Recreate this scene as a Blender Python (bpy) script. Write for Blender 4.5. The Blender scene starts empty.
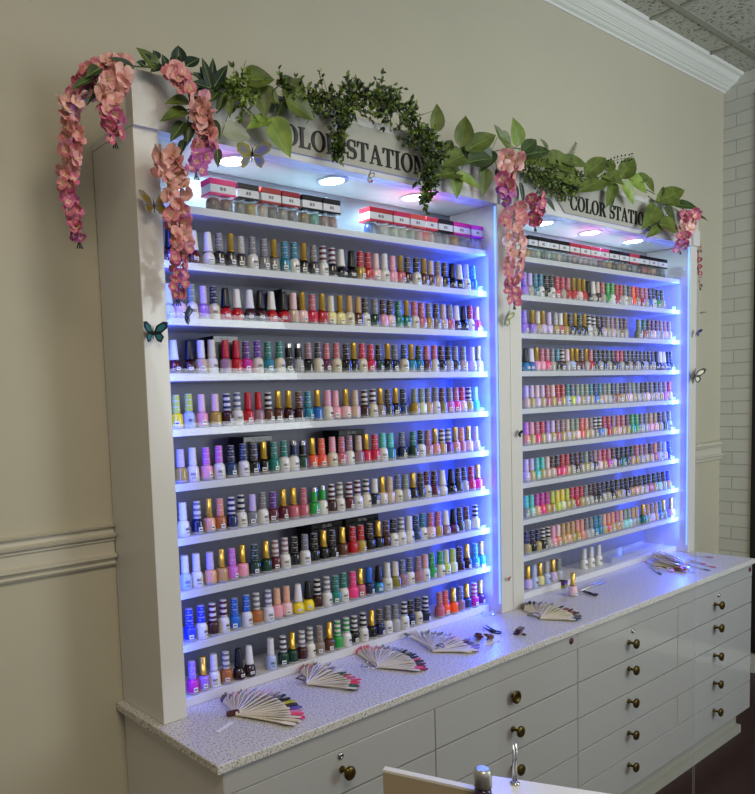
import bpy, bmesh, math, random
from mathutils import Vector, Matrix
random.seed(7)
SC = bpy.context.scene
COL = SC.collection
PI = math.pi
ZC = 0.80                      # height of the worktop above the floor

# ------------------------------------------------------------------ camera
cx, cy, cz = -0.8532, -1.7312, 0.7479 + ZC
yaw, pitch, roll = -0.6376, -0.0842, -0.0415
FPX, PX, PY = 746.8055, 245.2187, 471.0084
CP = Vector((cx, cy, cz))
fw = Vector((-math.sin(yaw)*math.cos(pitch), math.cos(yaw)*math.cos(pitch), math.sin(pitch)))
rt0 = Vector((math.cos(yaw), math.sin(yaw), 0)); up0 = rt0.cross(fw)
rt = rt0*math.cos(roll) + up0*math.sin(roll)
up = -rt0*math.sin(roll) + up0*math.cos(roll)
cam = bpy.data.cameras.new('camera'); camo = bpy.data.objects.new('camera', cam); COL.objects.link(camo)
m = Matrix((rt, up, -fw)).transposed().to_4x4(); m.translation = CP
camo.matrix_world = m
cam.sensor_fit = 'HORIZONTAL'; cam.sensor_width = 36.0
cam.lens = FPX*36/755; cam.shift_x = (377.5-PX)/755; cam.shift_y = (PY-397)/755
cam.clip_start = 0.02
SC.camera = camo

def at(u, v, axis, val):
    """world point seen at (u,v) on the real plane axis=val"""
    d = fw + rt*((u-PX)/FPX) - up*((v-PY)/FPX)
    return CP + d*((val-CP[axis])/d[axis])
def xat(u, Y, Z):
    n = rt - fw*((u-PX)/FPX)
    return CP.x - (n.y*(Y-CP.y)+n.z*(Z-CP.z))/n.x

# --------------------------------------------------------------- materials
def srgb(h):
    h = h.lstrip('#'); v = [int(h[i:i+2], 16)/255 for i in (0, 2, 4)]
    return tuple((c/12.92 if c <= .04045 else ((c+.055)/1.055)**2.4) for c in v)
MATS = {}
def mat(name, col, rough=.5, metal=0, spec=.5, emit=0, coat=0, ecol=None, bump=None, noise=None, trans=0):
    if name in MATS: return MATS[name]
    mt = bpy.data.materials.new(name); mt.use_nodes = True
    nt = mt.node_tree; b = nt.nodes['Principled BSDF']
    c = srgb(col) if isinstance(col, str) else col
    b.inputs['Base Color'].default_value = (*c, 1)
    b.inputs['Roughness'].default_value = rough; b.inputs['Metallic'].default_value = metal
    b.inputs['Specular IOR Level'].default_value = spec
    b.inputs['Coat Weight'].default_value = coat
    if trans: b.inputs['Transmission Weight'].default_value = trans
    if emit:
        e = srgb(ecol) if ecol else c
        b.inputs['Emission Color'].default_value = (*e, 1); b.inputs['Emission Strength'].default_value = emit
    if noise:
        sc, amt = noise
        tc = nt.nodes.new('ShaderNodeTexCoord'); n = nt.nodes.new('ShaderNodeTexNoise'); n.inputs['Scale'].default_value = sc
        n.inputs['Detail'].default_value = 3
        r = nt.nodes.new('ShaderNodeValToRGB')
        r.color_ramp.elements[0].position = .3; r.color_ramp.elements[1].position = .7
        r.color_ramp.elements[0].color = (*[x*(1-amt) for x in c], 1); r.color_ramp.elements[1].color = (*[min(1, x*(1+amt)) for x in c], 1)
        nt.links.new(tc.outputs['Object'], n.inputs['Vector']); nt.links.new(n.outputs['Fac'], r.inputs['Fac']); nt.links.new(r.outputs['Color'], b.inputs['Base Color'])
        if bump:
            bm_ = nt.nodes.new('ShaderNodeBump'); bm_.inputs['Strength'].default_value = bump; bm_.inputs['Distance'].default_value = .002
            nt.links.new(n.outputs['Fac'], bm_.inputs['Height']); nt.links.new(bm_.outputs['Normal'], b.inputs['Normal'])
    MATS[name] = mt
    return mt

def clear_mat(name, tint=(.97, .98, .98), gloss=.08, haze=0.0):
    if name in MATS: return MATS[name]
    mt = bpy.data.materials.new(name); mt.use_nodes = True; nt = mt.node_tree; nt.nodes.clear()
    o = nt.nodes.new('ShaderNodeOutputMaterial'); t = nt.nodes.new('ShaderNodeBsdfTransparent'); t.inputs[0].default_value = (*tint, 1)
    g = nt.nodes.new('ShaderNodeBsdfGlossy'); g.inputs['Roughness'].default_value = .04; g.inputs[0].default_value = (.95, .97, 1, 1)
    f = nt.nodes.new('ShaderNodeLayerWeight'); f.inputs['Blend'].default_value = .25
    mm = nt.nodes.new('ShaderNodeMath'); mm.operation = 'MULTIPLY_ADD'; mm.inputs[1].default_value = gloss*3; mm.inputs[2].default_value = gloss
    mx = nt.nodes.new('ShaderNodeMixShader')
    nt.links.new(f.outputs['Fresnel'], mm.inputs[0]); nt.links.new(mm.outputs[0], mx.inputs[0])
    nt.links.new(t.outputs[0], mx.inputs[1]); nt.links.new(g.outputs[0], mx.inputs[2])
    out = mx
    if haze:
        d = nt.nodes.new('ShaderNodeBsdfDiffuse'); d.inputs[0].default_value = (.9, .92, .95, 1)
        m2 = nt.nodes.new('ShaderNodeMixShader'); m2.inputs[0].default_value = haze
        nt.links.new(mx.outputs[0], m2.inputs[1]); nt.links.new(d.outputs[0], m2.inputs[2]); out = m2
    nt.links.new(out.outputs[0], o.inputs[0]); MATS[name] = mt
    return mt

WALL = mat('cream wall paint', '#b8b29d', .55, noise=(3, .02), bump=.05)
TRIM = mat('gloss trim paint', '#c2bdac', .35)
CROWN = mat('white crown paint', '#d9dad3', .35)
LAM = mat('white laminate', '#cfcdc8', .22, coat=.15)
LAMB = mat('white gloss drawer laminate', '#aaaaa8', .12, coat=.5)
SHELF = mat('white shelf laminate', '#d2d1d2', .35)
BACK = mat('grey rear laminate', '#7a7c8a', .4)
GAP = mat('dark joint', '#3b3a37', .8)
BLK = mat('black letter vinyl', '#0c0c0c', .35)
BRASS = mat('antique brass', '#5c4d22', .3, metal=.85)
CHROME = mat('chrome', '#c9c9c9', .12, metal=1)
CLEAR = clear_mat('clear acrylic', tint=(.995, .99, .98), gloss=.004)
LIP = clear_mat('clear shelf lip acrylic', gloss=.015, haze=.015)
EDGE = clear_mat('polished acrylic edge', tint=(.96, .97, .98), gloss=.02, haze=.05)

# ------------------------------------------------------------ mesh helpers
def tag(o, label=None, cat=None, group=None, kind=None):
    if label: o['label'] = label
    if cat: o['category'] = cat
    if group: o['group'] = group
    if kind: o['kind'] = kind
    return o
def link(name, me, parent=None, loc=(0, 0, 0), rotz=0):
    o = bpy.data.objects.new(name, me); COL.objects.link(o)
    o.location = loc; o.rotation_euler = (0, 0, rotz)
    if parent: o.parent = parent
    return o
def empty(name, loc=(0, 0, 0), rotz=0):
    return link(name, None, None, loc, rotz)
class MB:
    def __init__(s): s.v = []; s.f = []; s.mi = []; s.sm = []
    def add(s, vs, fs, mi=0, smooth=False):
        n = len(s.v); s.v += [tuple(v) for v in vs]
        for f in fs: s.f.append(tuple(n+i for i in f)); s.mi.append(mi); s.sm.append(smooth)
    def box(s, a, b, mi=0):
        x0, y0, z0 = [min(p, q) for p, q in zip(a, b)]; x1, y1, z1 = [max(p, q) for p, q in zip(a, b)]
        s.add([(x0,y0,z0),(x1,y0,z0),(x1,y1,z0),(x0,y1,z0),(x0,y0,z1),(x1,y0,z1),(x1,y1,z1),(x0,y1,z1)],
              [(0,3,2,1),(4,5,6,7),(0,1,5,4),(1,2,6,5),(2,3,7,6),(3,0,4,7)], mi)
        return s
    def obox(s, c, ax, ay, az, mi=0):
        """box centred at c with half-axis vectors"""
        c = Vector(c); P = []
        for k in (-1, 1):
            for j in (-1, 1):
                for i in (-1, 1): P.append(c+ax*i+ay*j+az*k)
        s.add(P, [(0,2,3,1),(4,5,7,6),(0,1,5,4),(1,3,7,5),(3,2,6,7),(2,0,4,6)], mi); return s
    def lathe(s, prof, seg=16, c=(0, 0, 0), mis=None, smooth=True, cap=True, axis='z', sx=1, sy=1):
        """prof list of (r,z)"""
        n = len(prof); vs = []
        for r, z in prof:
            for k in range(seg):
                a = 2*PI*k/seg; x, y = r*math.cos(a)*sx, r*math.sin(a)*sy
                if axis == 'z': p = (c[0]+x, c[1]+y, c[2]+z)
                else: p = (c[0]+x, c[1]-z, c[2]+y)       # axis 'y': z runs towards -y
                vs.append(p)
        base = len(s.v); s.v += vs
        for i in range(n-1):
            for k in range(seg):
                k2 = (k+1) % seg
                f = (base+i*seg+k, base+i*seg+k2, base+(i+1)*seg+k2, base+(i+1)*seg+k)
                s.f.append(f); s.mi.append(mis[i] if mis else 0); s.sm.append(smooth)
        if cap:
            s.f.append(tuple(base+k for k in range(seg-1, -1, -1))); s.mi.append(mis[0] if mis else 0); s.sm.append(False)
            s.f.append(tuple(base+(n-1)*seg+k for k in range(seg))); s.mi.append(mis[-1] if mis else 0); s.sm.append(False)
        return s
    def tube(s, pts, r, seg=6, mi=0, closed=False):
        pts = [Vector(p) for p in pts]; n = len(pts); rr = r if isinstance(r, (list, tuple)) else [r]*n
        base = len(s.v)
        for i, p in enumerate(pts):
            if closed: t = pts[(i+1) % n]-pts[i-1]
            else: t = pts[min(i+1, n-1)]-pts[max(i-1, 0)]
            if t.length < 1e-9: t = Vector((0, 0, 1))
            t.normalize(); a = t.cross(Vector((0, 0, 1)))
            if a.length < .1: a = t.cross(Vector((1, 0, 0)))
            a.normalize(); b = t.cross(a)
            for k in range(seg):
                q = 2*PI*k/seg; s.v.append(tuple(p+(a*math.cos(q)+b*math.sin(q))*rr[i]))
        for i in range(n if closed else n-1):
            j = (i+1) % n
            for k in range(seg):
                k2 = (k+1) % seg
                s.f.append((base+i*seg+k, base+i*seg+k2, base+j*seg+k2, base+j*seg+k)); s.mi.append(mi); s.sm.append(True)
        if not closed:
            s.f.append(tuple(base+k for k in range(seg-1, -1, -1))); s.mi.append(mi); s.sm.append(False)
            s.f.append(tuple(base+(n-1)*seg+k for k in range(seg))); s.mi.append(mi); s.sm.append(False)
        return s
    def prism(s, poly, y0, y1, mi=0):
        """poly in (x,z), extruded along y; convex"""
        n = len(poly)
        s.add([(x, y0, z) for x, z in poly]+[(x, y1, z) for x, z in poly],
              [tuple(range(n)), tuple(range(2*n-1, n-1, -1))]+[((i+1) % n, i, n+i, n+(i+1) % n) for i in range(n)], mi)
        return s
    def xprism(s, poly, x0, x1, mi=0):
        """poly in (y,z), extruded along x"""
        n = len(poly)
        s.add([(x0, y, z) for y, z in poly]+[(x1, y, z) for y, z in poly],
              [tuple(range(n)), tuple(range(2*n-1, n-1, -1))]+[((i+1) % n, i, n+i, n+(i+1) % n) for i in range(n)], mi)
        return s
    def mesh(s, name, mats):
        me = bpy.data.meshes.new(name); me.from_pydata(s.v, [], s.f)
        for mt in mats: me.materials.append(mt)
        me.polygons.foreach_set('material_index', s.mi); me.polygons.foreach_set('use_smooth', s.sm)
        me.update(); return me
    def build(s, name, mats, parent=None, loc=(0, 0, 0), rotz=0, bevel=0):
        if not isinstance(mats, (list, tuple)): mats = [mats]
        me = s.mesh(name, mats)
        bm = bmesh.new(); bm.from_mesh(me); bmesh.ops.recalc_face_normals(bm, faces=bm.faces); bm.to_mesh(me); bm.free()
        o = link(name, me, parent, loc, rotz)
        if bevel:
            bv = o.modifiers.new('bevel', 'BEVEL'); bv.width = bevel; bv.segments = 2; bv.limit_method = 'ANGLE'
        return o
def rel(z): return z+ZC

# =============================================================== THE ROOM
XR, XL, YF, HC = 3.6729, -2.6, -4.6, rel(2.367)
tag(MB().box((XL-.1, 0, 0), (XR+.1, .1, HC+.1)).build('wall_back', WALL), kind='structure')

# brick right wall, painted: procedural brick
br = mat('painted white brick', '#bcbcb2', .45)
nt = br.node_tree; b = nt.nodes['Principled BSDF']
tc = nt.nodes.new('ShaderNodeTexCoord'); mp = nt.nodes.new('ShaderNodeMapping'); sx = nt.nodes.new('ShaderNodeSeparateXYZ'); cb = nt.nodes.new('ShaderNodeCombineXYZ')
bt = nt.nodes.new('ShaderNodeTexBrick'); bt.inputs['Scale'].default_value = 1; bt.inputs['Brick Width'].default_value = .205; bt.inputs['Row Height'].default_value = .0683
bt.inputs['Mortar Size'].default_value = .003; bt.inputs['Mortar Smooth'].default_value = .6
bt.inputs['Color1'].default_value = (*srgb('#b9b9af'), 1); bt.inputs['Color2'].default_value = (*srgb('#bfbfb6'), 1); bt.inputs['Mortar'].default_value = (*srgb('#b2b2a8'), 1)
nt.links.new(tc.outputs['Object'], sx.inputs[0])
ad = nt.nodes.new('ShaderNodeMath'); ad.operation = 'ADD'; ad.inputs[1].default_value = .0603+2.05
az = nt.nodes.new('ShaderNodeMath'); az.operation = 'ADD'; az.inputs[1].default_value = -(rel(-.0084) % .0683)+.0683
nt.links.new(sx.outputs['Y'], ad.inputs[0]); nt.links.new(sx.outputs['Z'], az.inputs[0])
nt.links.new(ad.outputs[0], cb.inputs['X']); nt.links.new(az.outputs[0], cb.inputs['Y'])
nt.links.new(cb.outputs[0], bt.inputs['Vector']); nt.links.new(bt.outputs['Color'], b.inputs['Base Color'])
bp_ = nt.nodes.new('ShaderNodeBump'); bp_.invert = True; bp_.inputs['Strength'].default_value = .9; bp_.inputs['Distance'].default_value = .004
nt.links.new(bt.outputs['Fac'], bp_.inputs['Height']); nt.links.new(bp_.outputs['Normal'], b.inputs['Normal'])
tag(MB().box((XR, YF, 0), (XR+.1, 0, HC+.1)).build('wall_right', br), kind='structure')
tag(MB().box((XL-.1, YF, 0), (XL, 0, HC+.1)).build('wall_left', WALL), kind='structure')

# floor
fl = mat('dark red brown floor', '#2b1210', .45, noise=(25, .25))
tag(MB().box((XL-.1, YF, -.1), (XR+.1, .1, 0)).build('floor', fl), kind='structure')

# ceiling tiles
ct = mat('speckled ceiling tile', '#a8a89a', .9)
nt = ct.node_tree; b = nt.nodes['Principled BSDF']; tc = nt.nodes.new('ShaderNodeTexCoord')
vo = nt.nodes.new('ShaderNodeTexNoise'); vo.inputs['Scale'].default_value = 75; vo.inputs['Detail'].default_value = 2
rp = nt.nodes.new('ShaderNodeValToRGB'); rp.color_ramp.elements[0].position = .34; rp.color_ramp.elements[1].position = .44
rp.color_ramp.elements[0].color = (*srgb('#5f5f54'), 1); rp.color_ramp.elements[1].color = (*srgb('#adada0'), 1)
nt.links.new(tc.outputs['Object'], vo.inputs['Vector']); nt.links.new(vo.outputs['Fac'], rp.inputs['Fac']); nt.links.new(rp.outputs['Color'], b.inputs['Base Color'])
tag(MB().box((XL-.1, YF, HC), (XR+.1, .1, HC+.1)).build('ceiling', ct), kind='structure')
gr = MB()
x = 2.66-.61*9
while x < XR: gr.box((x-.012, YF, HC-.006), (x+.012, 0, HC+.001)); x += .61
y = -.208
while y > YF: gr.box((XL, y-.012, HC-.0065), (XR, y+.012, HC+.001)); y -= .61
tag(gr.build('trim_1', mat('ceiling grid metal', '#8f8f82', .6)), kind='structure')

# crown moulding profile (y outward, z)
prof = [(0, 2.292), (-.008, 2.292), (-.010, 2.300), (-.022, 2.304), (-.030, 2.312), (-.036, 2.3135), (-.038, 2.317), (-.042, 2.3185), (-.044, 2.322),
        (-.048, 2.3235), (-.050, 2.327), (-.058, 2.331), (-.066, 2.340), (-.072, 2.350), (-.080, 2.3545), (-.088, 2.356), (-.092, 2.360), (-.096, 2.367), (0, 2.367)]
cr = MB(); cr.xprism([(y_, rel(z_)) for y_, z_ in prof], XL, XR)
tag(cr.build('trim_2', CROWN), kind='structure')
# chair rail with its ridges
rp_ = [(0, .362), (-.010, .362), (-.014, .368), (-.010, .372), (-.012, .377), (-.022, .384), (-.022, .390), (-.010, .394), (-.008, .396), (-.008, .424),
       (-.014, .427), (-.012, .432), (-.022, .437), (-.024, .443), (-.010, .446), (-.008, .458), (-.018, .462), (-.020, .466), (0, .468)]
tag(MB().xprism([(y_, rel(z_)) for y_, z_ in rp_], XL, -.003).build('trim_3', TRIM), kind='structure')
tag(MB().xprism([(y_, rel(z_)) for y_, z_ in rp_], 2.87, XR-.0005).build('trim_4', TRIM), kind='structure')
tag(MB().box((2.87, -.015, 0), (XR-.0005, -.0002, .12)).build('baseboard_back', TRIM), kind='structure')
# black framed dark door on the right wall
dk = mat('black door frame', '#050505', .4)
dd = empty('door_1', (XR, -.157, 0)); tag(dd, kind='structure')
MB().box((-.008, -1.2, 0.115), (-.0005, 0, 3.0)).build('door_panel', mat('dark glass panel', '#030303', .15), dd)
f = MB(); f.box((-.012, -.05, .115), (-.0005, 0, 3.05)); f.box((-.012, -1.25, .115), (-.0005, -1.2, 3.05)); f.box((-.012, -1.2, 3.0), (-.0005, -.05, 3.05)); f.build('door_frame', dk, dd)

# ============================================================ DRAWER BASES
DF = -.4552                     # drawer front plane
def knob(parent, x, z, ring=False):
    k = MB()
    if ring:
        k.lathe([(.006, 0), (.006, .010), (.019, .012), (.020, .017), (.017, .019), (.010, .018), (.009, .0135)], 20, (x, DF-.001, z), axis='y')
        return k.build('knob', BRASS, parent)
    k.lathe([(.0085, 0), (.0085, .003), (.0048, .006), (.0048, .016), (.010, .020), (.0165, .024), (.0175, .029), (.015, .032), (.004, .0335)], 18, (x, DF-.001, z), axis='y')
    return k.build('knob', BRASS, parent)
def lock(parent, x, z, m_=None, r=.0085):
    return MB().lathe([(r, 0), (r, .0025), (r*.75, .004), (r*.3, .0042), (r*.25, .002)], 16, (x, DF-.001, z), axis='y').build('lock', m_ or CHROME, parent)
DRED = mat('dark red lock', '#54130f', .4)
GB = .004
def drawer(parent, x0, x1, z0, z1, knobs=(), locks=(), ring=False):
    d = MB().box((x0+GB/2, DF, rel(z0)+GB/2), (x1-GB/2, DF+.018, rel(z1)-GB/2)).build('drawer', LAMB, parent, bevel=.0012)
    for kx, kz, rg in knobs: knob(d, kx, rel(kz), rg)
    for lx, lz in locks: lock(d, lx, rel(lz))
    return d
def base(name, x0, x1, label):
    e = empty(name, ((x0+x1)/2, -.22, 0)); tag(e, label, 'cabinet')
    off = e.location.copy()
    mb = MB()
    mb.box((x0, DF+.02, rel(-.675)), (x1, -.004, rel(-.0215)))
    mb.box((x0, DF, rel(-.675)), (x0+.0008, DF+.02, rel(-.0215)))
    o = mb.build('body', LAM, e); o.location = -off
    mb = MB().box((x0+.0008, DF+.0185, rel(-.674)), (x1-.0008, DF+.0198, rel(-.022)))
    o = mb.build('joint', GAP, e); o.location = -off
    mb = MB().box((x0, DF+.055, 0), (x1, -.01, rel(-.676)))
    mb.box((x0, DF+.035, 0), (x1, DF+.055, .035))
    o = mb.build('plinth', mat('grey plinth', '#9b9a90', .5), e); o.location = -off
    return e, off
def fix(e, off):
    for c in e.children:
        if c.name.split('.')[0] not in ('body', 'joint', 'plinth'): c.location = -off
e1, of1 = base('drawer_base_cabinet', .0, 1.4095, 'white glossy base cabinet under the nearer rack, with one ring-shaped brass pull')
ap = MB().box((.0015, DF, rel(-.0785)), (1.4085, DF+.018, rel(-.0218))).build('top_strip', LAMB, e1, bevel=.001)
lock(ap, 1.369, rel(-.0426), DRED, .010)
zz = [-.0785, -.1943, -.313, -.434, -.554, -.674]
for i in range(5):
    zc_ = [-.131, -.2388, -.356, -.474, -.592][i]
    drawer(e1, .0015, .6935, zz[i+1], zz[i], [(.345, zc_, False)], [(.3418, -.0968)] if i == 0 else [])
    drawer(e1, .6935, 1.4085, zz[i+1], zz[i], [(1.0445, -.1372 if i == 0 else zc_, i == 0)])
fix(e1, of1)
e2, of2 = base('drawer_base_cabinet', 1.4100, 2.836, 'white glossy base cabinet under the farther rack with ten brass knobs in two columns')
ap = MB().box((1.4115, DF, rel(-.0785)), (2.8345, DF+.018, rel(-.0218))).build('top_strip', LAMB, e2, bevel=.001)
lock(ap, 2.805, rel(-.044), DRED, .010)
zz = [-.0785, -.1945, -.316, -.431, -.551, -.674]
kz = [-.131, -.226, -.3445, -.4615, -.5795]
for i in range(5):
    kl, kr = (1.742, kz[i], False), (2.452, kz[i], False)
    ll = [(1.7712, -.0961)] if i == 0 else []; lr = [(2.4884, -.0996)] if i == 0 else []
    if i in (2, 4): drawer(e2, 1.4115, 2.8345, zz[i+1], zz[i], [kl, kr])
    else:
        drawer(e2, 1.4115, 2.126, zz[i+1], zz[i], [kl], ll); drawer(e2, 2.126, 2.8345, zz[i+1], zz[i], [kr], lr)
fix(e2, of2)

# worktop: speckled granite
gm = mat('speckled granite', '#bdbab4', .34, coat=0)
nt = gm.node_tree; b = nt.nodes['Principled BSDF']; tc = nt.nodes.new('ShaderNodeTexCoord')
n1 = nt.nodes.new('ShaderNodeTexNoise'); n1.inputs['Scale'].default_value = 210; n1.inputs['Detail'].default_value = 2
r1 = nt.nodes.new('ShaderNodeValToRGB'); e_ = r1.color_ramp.elements
e_[0].position = .29; e_[0].color = (*srgb('#3f3c39'), 1); e_[1].position = .455; e_[1].color = (*srgb('#c3c0ba'), 1)
e3 = r1.color_ramp.elements.new(.36); e3.color = (*srgb('#8b8782'), 1)
e4 = r1.color_ramp.elements.new(.7); e4.color = (*srgb('#dcdad6'), 1)
nt.links.new(tc.outputs['Object'], n1.inputs['Vector']); nt.links.new(n1.outputs['Fac'], r1.inputs['Fac']); nt.links.new(r1.outputs['Color'], b.inputs['Base Color'])
w = MB().box((-.021, -.4672, rel(-.0205)), (2.84, -.003, rel(0))).build('worktop', gm, bevel=.002)
tag(w, 'speckled light granite worktop running along the whole row of drawers', 'worktop')

# ============================================================ DISPLAY RACKS
YT, YS = -.2111, -.167
ZB, PI_ = .0279, .135
LEV = [1.244]+[ZB+PI_*k for k in range(8, 0, -1)]         # shelf tops, top to bottom
LEDM = mat('blue white led strip', '#8fb4ff', .4, emit=1.8, ecol='#6f9dff')
LENS = mat('downlight lens', '#ffffff', .4, emit=18, ecol='#eef6ff')
RINGM = mat('downlight ring', '#c9d2dc', .3)

def glyph_pieces(ch):
    """list of strips; strip = list of (x,z) pairs, cap height 1. returns (pieces,width)"""
    T, t = .17, .055
    def rect(x0, z0, x1, z1): return [((x0, z0), (x1, z0)), ((x0, z1), (x1, z1))]
    def ring(cx_, cz_, rx, rz, a0, a1, n=28):
        out = []
        for i in range(n+1):
            a = math.radians(a0+(a1-a0)*i/n); c_, s_ = math.cos(a), math.sin(a)
            out.append(((cx_+rx*c_, cz_+rz*s_), (cx_+(rx-T)*c_, cz_+(rz-t)*s_)))
        return out
    if ch == 'O': return [ring(.4, .5, .4, .52, 0, 360, 40)], .80
    if ch == 'C': return [ring(.4, .5, .4, .52, 42, 318), rect(.64, .66, .70, 1.0), rect(.64, 0, .70, .34)], .74
    if ch == 'D': return [rect(.08, 0, .08+T, 1), [((.1+.3*math.cos(a)*2*.5+.12, .5+.5*math.sin(a)), (.1+(.3-T*.5)*math.cos(a)+.06, .5+.44*math.sin(a))) for a in [math.radians(-90+180*i/16) for i in range(17)]]], .6
    if ch == 'L': return [rect(.08, 0, .08+T, 1), rect(0, .94, .34, 1), rect(0, 0, .62, .06), [((.62, 0), (.50, .05)), ((.62, .32), (.58, .32))]], .64
    if ch == 'R':
        bowl = [((.25+.40*math.cos(a), .75+.25*math.sin(a)), (.25+(.40-T)*math.cos(a), .75+.20*math.sin(a))) for a in [math.radians(-90+180*i/16) for i in range(17)]]
        return [rect(.08, 0, .08+T, 1), rect(0, .94, .3, 1), rect(0, 0, .34, .06), rect(.2, .5, .28, .55), rect(.2, .95, .28, 1), bowl, [((.32, .52), (.50, .52)), ((.56, 0), (.76, 0))], rect(.54, 0, .80, .05)], .80
    if ch == 'S':
        out = []
        for i in range(33):
            u_ = i/32
            if u_ < .5: a = math.radians(50+(270-50)*u_*2); x_, z_ = .3+.22*math.cos(a), .74+.235*math.sin(a)
            else: a = math.radians(90-(90+130)*(u_-.5)*2); x_, z_ = .3+.23*math.cos(a), .27+.235*math.sin(a)
            w_ = .035+.07*math.exp(-((u_-.5)/.17)**2)+.03*math.exp(-((u_-.25)/.1)**2)+.03*math.exp(-((u_-.75)/.1)**2)
            out.append((x_, z_, w_))
        st = []
        for i, (x_, z_, w_) in enumerate(out):
            p, q = out[max(0, i-1)], out[min(32, i+1)]; dx, dz = q[0]-p[0], q[1]-p[1]; l = math.hypot(dx, dz) or 1
            st.append(((x_-dz/l*w_, z_+dx/l*w_), (x_+dz/l*w_, z_-dx/l*w_)))
        return [st, rect(.48, .68, .53, 1.0), rect(.03, 0, .08, .34)], .58
    if ch == 'T': return [rect(.27, 0, .27+T, 1), rect(0, .94, .71, 1), rect(.17, 0, .54, .05), [((0, .70), (.04, .70)), ((0, .96), (.13, .96))], [((.67, .70), (.71, .70)), ((.58, .96), (.71, .96))]], .72
    if ch == 'A': return [[((.08, 0), (.14, 0)), ((.36, 1.0), (.42, 1.0))], [((.56, 0), (.76, 0)), ((.34, 1.02), (.44, 1.02))], rect(.2, .30, .6, .36), rect(0, 0, .24, .05), rect(.48, 0, .84, .05)], .82
    if ch == 'I': return [rect(.1, 0, .1+T, 1), rect(0, .95, .37, 1), rect(0, 0, .37, .05)], .38
    if ch == 'N': return [rect(.1, 0, .15, 1), rect(.66, 0, .71, 1), [((.08, 1), (.28, 1)), ((.56, 0), (.71, 0))], rect(0, .95, .2, 1), rect(0, 0, .26, .05), rect(.55, .95, .82, 1)], .82
    return [], .3
def letter_mesh(ch, h, depth, wscale=1.0):
    ps, w_ = glyph_pieces(ch); mb = MB()
    for k, st in enumerate(ps):
        d = depth+.00002*k
        for i in range(len(st)-1):
            (a, b_), (c, d_) = st[i], st[i+1]
            q = [(a[0]*h*wscale, a[1]*h), (b_[0]*h*wscale, b_[1]*h), (d_[0]*h*wscale, d_[1]*h), (c[0]*h*wscale, c[1]*h)]
            mb.prism(q, -d, 0)
    return mb, w_*h*wscale

def rack(x0, x1, label, sign_x, text_x, text_end, light_x):
    e = empty('display_rack', (x0, 0, rel(0))); tag(e, label, 'display rack')
    L = lambda mb, n, m_, bevel=0: mb.build(n, m_, e, loc=(-x0, 0, -rel(0)), bevel=bevel)
    ws = .0655; H = 1.39
    for a, b_ in ((x0, x0+ws), (x1-ws, x1)):
        L(MB().box((a, YT, rel(0.0005)), (b_, -.004, rel(H-.001))), 'side_panel', LAM, .0015)
    L(MB().box((x0+ws, -.02, rel(.0005)), (x1-ws, -.005, rel(H-.001))), 'back_panel', BACK)
    L(MB().box((x0, YT, rel(H)), (x1, -.004, rel(H+.018))), 'top_panel', SHELF)
    for i, z in enumerate(LEV):
        th = .0185
        s_ = L(MB().box((x0+ws+.0003, YS, rel(z-th)), (x1-ws-.0003, -.0205, rel(z))), 'shelf', SHELF, .001)
        lip = MB().box((x0+ws+.0004, YS-.0025, rel(z-th+.001)), (x1-ws-.0004, YS-.0004, rel(z+.013)))
        lip.build('shelf_lip', LIP, s_)
    L(MB().box((x0+ws+.0003, -.160, rel(.0005)), (x1-ws-.0003, -.0205, rel(.024))), 'bottom_shelf', SHELF, .001)
    # header board with end blocks
    hd = MB(); hd.box((x0+.001, YT, rel(H+.0185)), (x1-.001, YT+.03, rel(1.512)))
    cxm = (x0+x1)/2
    hd.prism([(x0+.12, rel(1.5119)), (x1-.12, rel(1.5119)), (x1-.30, rel(1.540)), (x0+.30, rel(1.540))], YT, YT+.03)
    hd.box((x0+ws, YT+.0002, rel(H-.002)), (x1-ws, YT+.03, rel(H+.0188)))
    L(hd, 'header', LAM)
    for a, b_ in ((x0-.003 if x0 < 1 else x0+.0003, x0+.0605), (x1-.0605, x1-.0003 if x0 < 1 else x1+.003)):
        L(MB().box((a, YT-.010, rel(1.386)), (b_, YT-.0003, rel(1.455))), 'corner_block', LAM, .001)
        L(MB().box((a+.003, YT-.004, rel(1.4555)), (b_-.004, YT-.0003, rel(1.511))), 'corner_cap', LAM, .001)
    s0, s1 = sign_x
    pts = [(s0, rel(1.452)), (s0+.06, rel(1.4045)), (s1-.06, rel(1.4045)), (s1, rel(1.452)), (s1-.06, rel(1.518)), (s0+.06, rel(1.518))]
    sg = L(MB().prism(pts, YT-.006, YT-.0002), 'sign_board', mat('pale sign board', '#a8a69a', .5))
    txt = 'COLOR STATION'; h = .052
    tot = sum(glyph_pieces(c)[1] for c in txt)+.06*12
    ws_ = (text_end-text_x)/(tot*h)
    xx = text_x
    for c in txt:
        if c == ' ': xx += .36*h*ws_; continue
        mb, w_ = letter_mesh(c, h, .003, ws_)
        zz_ = 1.420
        mb.build('letter', BLK, sg, loc=(xx, YT-.0061, rel(zz_)))
        xx += w_+.06*h*ws_
    # led strips in the front corners
    L(MB().box((x0+ws+.0003, -.190, rel(.035)), (x0+ws+.0025, -.184, rel(H-.01))), 'led_strip', LEDM)
    L(MB().box((x1-ws-.0035, YT+.005, rel(.035)), (x1-ws-.0003, YT+.010, rel(H-.01))), 'led_strip', LEDM)
    for lx in light_x:
        rg = L(MB().lathe([(.036, .004), (.036, 0), (.047, .001), (.047, .004)], 28, (lx, -.125, rel(H-.0045)), cap=False), 'downlight_ring', RINGM)
        MB().lathe([(.0355, 0), (.0355, .003)], 28, (lx, -.125, rel(H-.004))).build('downlight_lens', LENS, rg)
    return e
XG = 1.4219
R1 = rack(0, XG-.0012, 'large white display rack nearer the camera, its ten polish shelves lit blue', (.30, 1.12), .383, .985, [.3387, .69, 1.045])
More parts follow.
